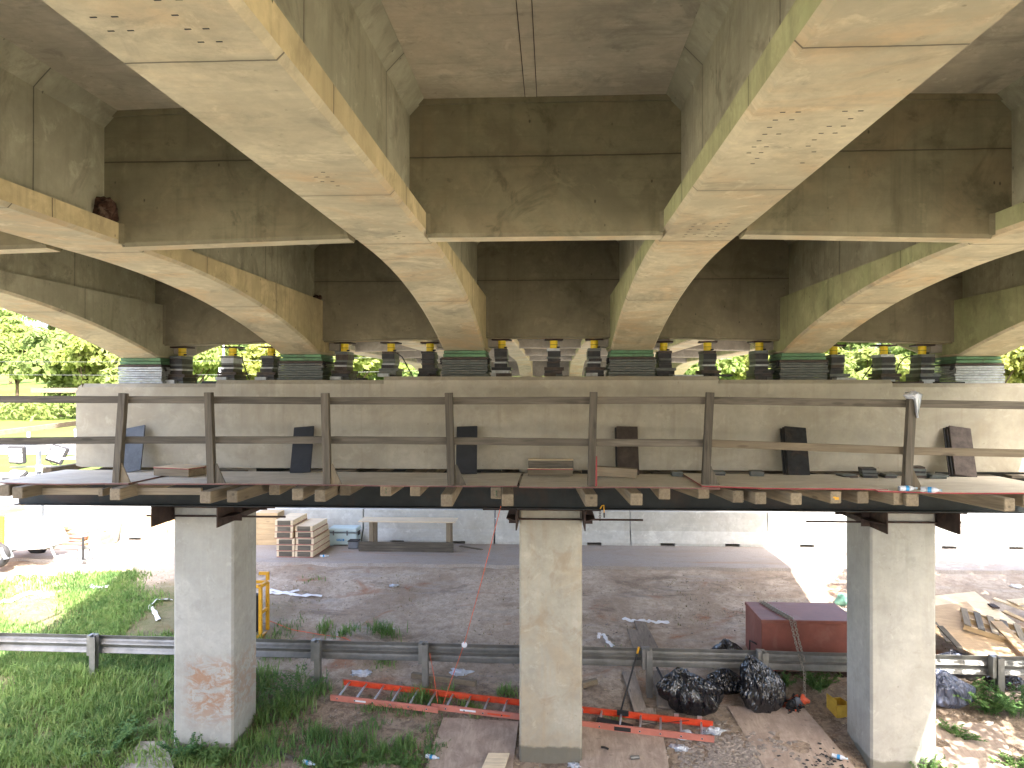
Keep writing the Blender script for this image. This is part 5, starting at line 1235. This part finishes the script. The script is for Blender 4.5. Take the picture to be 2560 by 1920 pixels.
# clumps between the left and middle columns, and by the spoil heap
cl = [(-4.35, 11.3, .3, .34, 60), (-4.2, 12.2, .35, .42, 90), (-3.9, 12.7, .3, .34, 60), (-3.55, 11.5, .25, .34, 60), (-2.95, 11.45, .3, .34, 70), (-2.55, 11.15, .2, .32, 60), (-3.2, 11.0, .3, .22, 60), (-2.2, 11.35, .2, .30, 55), (-2.0, 11.0, .15, .22, 40), (-4.1, 11.0, .3, .3, 60),
      (-2.15, 12.6, .18, .34, 70), (-1.75, 12.65, .2, .30, 50), (-1.35, 12.35, .18, .22, 40), (-.75, 12.75, .2, .22, 45), (-1.2, 12.2, .12, .26, 30), (-2.9, 12.3, .2, .22, 30), (-3.2, 14.5, .3, .35, 90), (-3.9, 14.35, .3, .28, 60), (-4.5, 15.0, .2, .25, 40), (-3.0, 13.6, .25, .2, 40), (-5.0, 13.8, .35, .32, 80), (-5.5, 14.1, .4, .3, 90), (1.0, 12.2, .15, .12, 25), (1.0, 12.0, .12, .10, 20), (1.15, 14.3, .2, .1, 20), (-3.5, 10.95, .2, .2, 60), (-2.9, 10.9, .15, .18, 50)]
r_ = random.Random(8); P = []; Hh = []; Ww = []
for cx, cy_, sp_, h, k in cl:
    for _ in range(int(k*2.0)):
        a, b_ = cx+r_.gauss(0, sp_*.45), cy_+r_.gauss(0, sp_*.4)
        if clear(a, b_): P.append((a, b_, gz(a, b_)-.01)); Hh.append(h*r_.uniform(.5, 1.1)); Ww.append(r_.uniform(.006, .013))
o = blades('grass_tufts', P, Hh, Ww, m_grass, 5, 1.1); tag(o, 'grass tufts on the bare soil between the left and middle columns', 'grass', kind='stuff')
d4 = lambda x, y: .42*sm(.2+1.6*nz(x, y, 1.1, 13), 0, .5)
P = fill(6, 900, -4.6, -1.6, 10.85, 12.75, d4, .08, .26, .06, 10)
o = blades('mixed_weeds', *P, m_weed, 6, 1.2); tag(o, 'mixed short weeds on the soil between the left column and the ladder', 'grass', kind='stuff')
# far verge blades at the foot of the wood give the field a rough edge
def weed(name, c, r0, h, n_, size, mt, lab, seed, stems=9):
    rr_ = random.Random(seed); t = empty(name, (c[0], c[1], gz(c[0], c[1])), 0, lab, 'weed', 'leafy weeds'); mb = MB(); V = []
    for s_ in range(stems):
        a = rr_.uniform(0, 6.28); L = h*rr_.uniform(.6, 1.15); ln = rr_.uniform(.2, .9); p0 = Vector((math.cos(a)*r0*.3*rr_.random(), math.sin(a)*r0*.3*rr_.random(), 0)); pts = []
        for k in range(6): q = k/5; pts.append(p0+Vector((math.cos(a)*r0*ln*q**1.3, math.sin(a)*r0*ln*q**1.3, L*(q-.35*ln*q*q))))
        mb.tube(pts, .004, 4)
        for k in range(n_):
            q = .15+.85*rr_.random(); i_ = min(4, int(q*5)); p = pts[i_].lerp(pts[i_+1], q*5-i_); al = rr_.uniform(0, 6.28); d = Vector((math.cos(al), math.sin(al), rr_.uniform(-.2, .5))).normalized(); sd = d.cross(Vector((0, 0, 1))).normalized(); z = size*rr_.uniform(.6, 1.3)
            V.append((p, p+d*z*.5+sd*z*.32+Vector((0, 0, .1*z)), p+d*z, p+d*z*.5-sd*z*.32+Vector((0, 0, .1*z))))
    mb.build('stems', m_weed, t); m2 = MB()
    for q in V: m2.add(q, [(0, 1, 2, 3)])
    m2.build('leaves', mt, t, fix=False); return t
weed('weed_clump', (-5.35, 10.96), .42, .46, 40, .05, m_weed, 'feathery dark weeds at the left foot of the left column', 1, 22)
weed('weed_clump', (-4.75, 10.90), .38, .30, 40, .05, m_weed, 'low leafy weeds before the left column foot', 2, 18)
weed('weed_clump', (-6.6, 11.1), .6, .35, 40, .06, m_weed, 'broad leafy weeds in the grass near the bottom left', 3, 24)
weed('weed_clump', (5.15, 10.96), .34, .36, 40, .04, m_weed, 'feathery weeds at the foot of the right column', 4, 20)
weed('weed_clump', (5.5, 11.0), .25, .26, 40, .04, m_weed, 'sunlit little weeds at the right corner of the right column', 5, 14)
weed('weed_clump', (px2x(2470, 12.5), 12.5), .5, .48, 34, .07, m_weed, 'leafy weeds left of the right rail post', 6, 20)
weed('weed_clump', (px2x(2545, 12.4), 12.4), .45, .5, 34, .07, m_weed, 'leafy weeds right of the right rail post', 7, 18)
weed('weed_clump', (px2x(2390, 11.9), 11.9), .4, .16, 34, .05, m_weed, 'creeping weeds under the blue-grey bag', 8, 16)
weed('weed_clump', (px2x(2050, 13.0), 13.05), .40, .32, 34, .06, m_weed, 'leafy weeds under the rail below the chain', 9, 20)
weed('weed_clump', (px2x(1960, 13.0), 13.1), .25, .24, 34, .06, m_weed, 'small weeds beneath the red job box', 10, 12)
weed('weed_clump', (px2x(2540, 11.2), 11.2), .35, .18, 34, .05, m_weed, 'low weeds at the right end of the right plywood sheet', 11, 14)
weed('weed_clump', (px2x(740, 12.5), 12.5), .55, .55, 40, .05, m_weed, 'tall leafy weeds left of the rail post behind the left column', 12, 24)
weed('weed_clump', (px2x(1520, 13.5), 14.0), .2, .12, 30, .04, m_weed, 'tiny weeds beyond the rail left of the planks', 13, 10)
weed('weed_clump', (px2x(880, 10.9), 11.05), .4, .14, 40, .05, m_weed, 'creeping weeds at the bottom edge right of the left column', 14, 20)
weed('weed_clump', (px2x(1000, 10.9), 11.0), .35, .14, 40, .05, m_weed, 'creeping weeds at the bottom edge left of the muddy sheet', 15, 18)
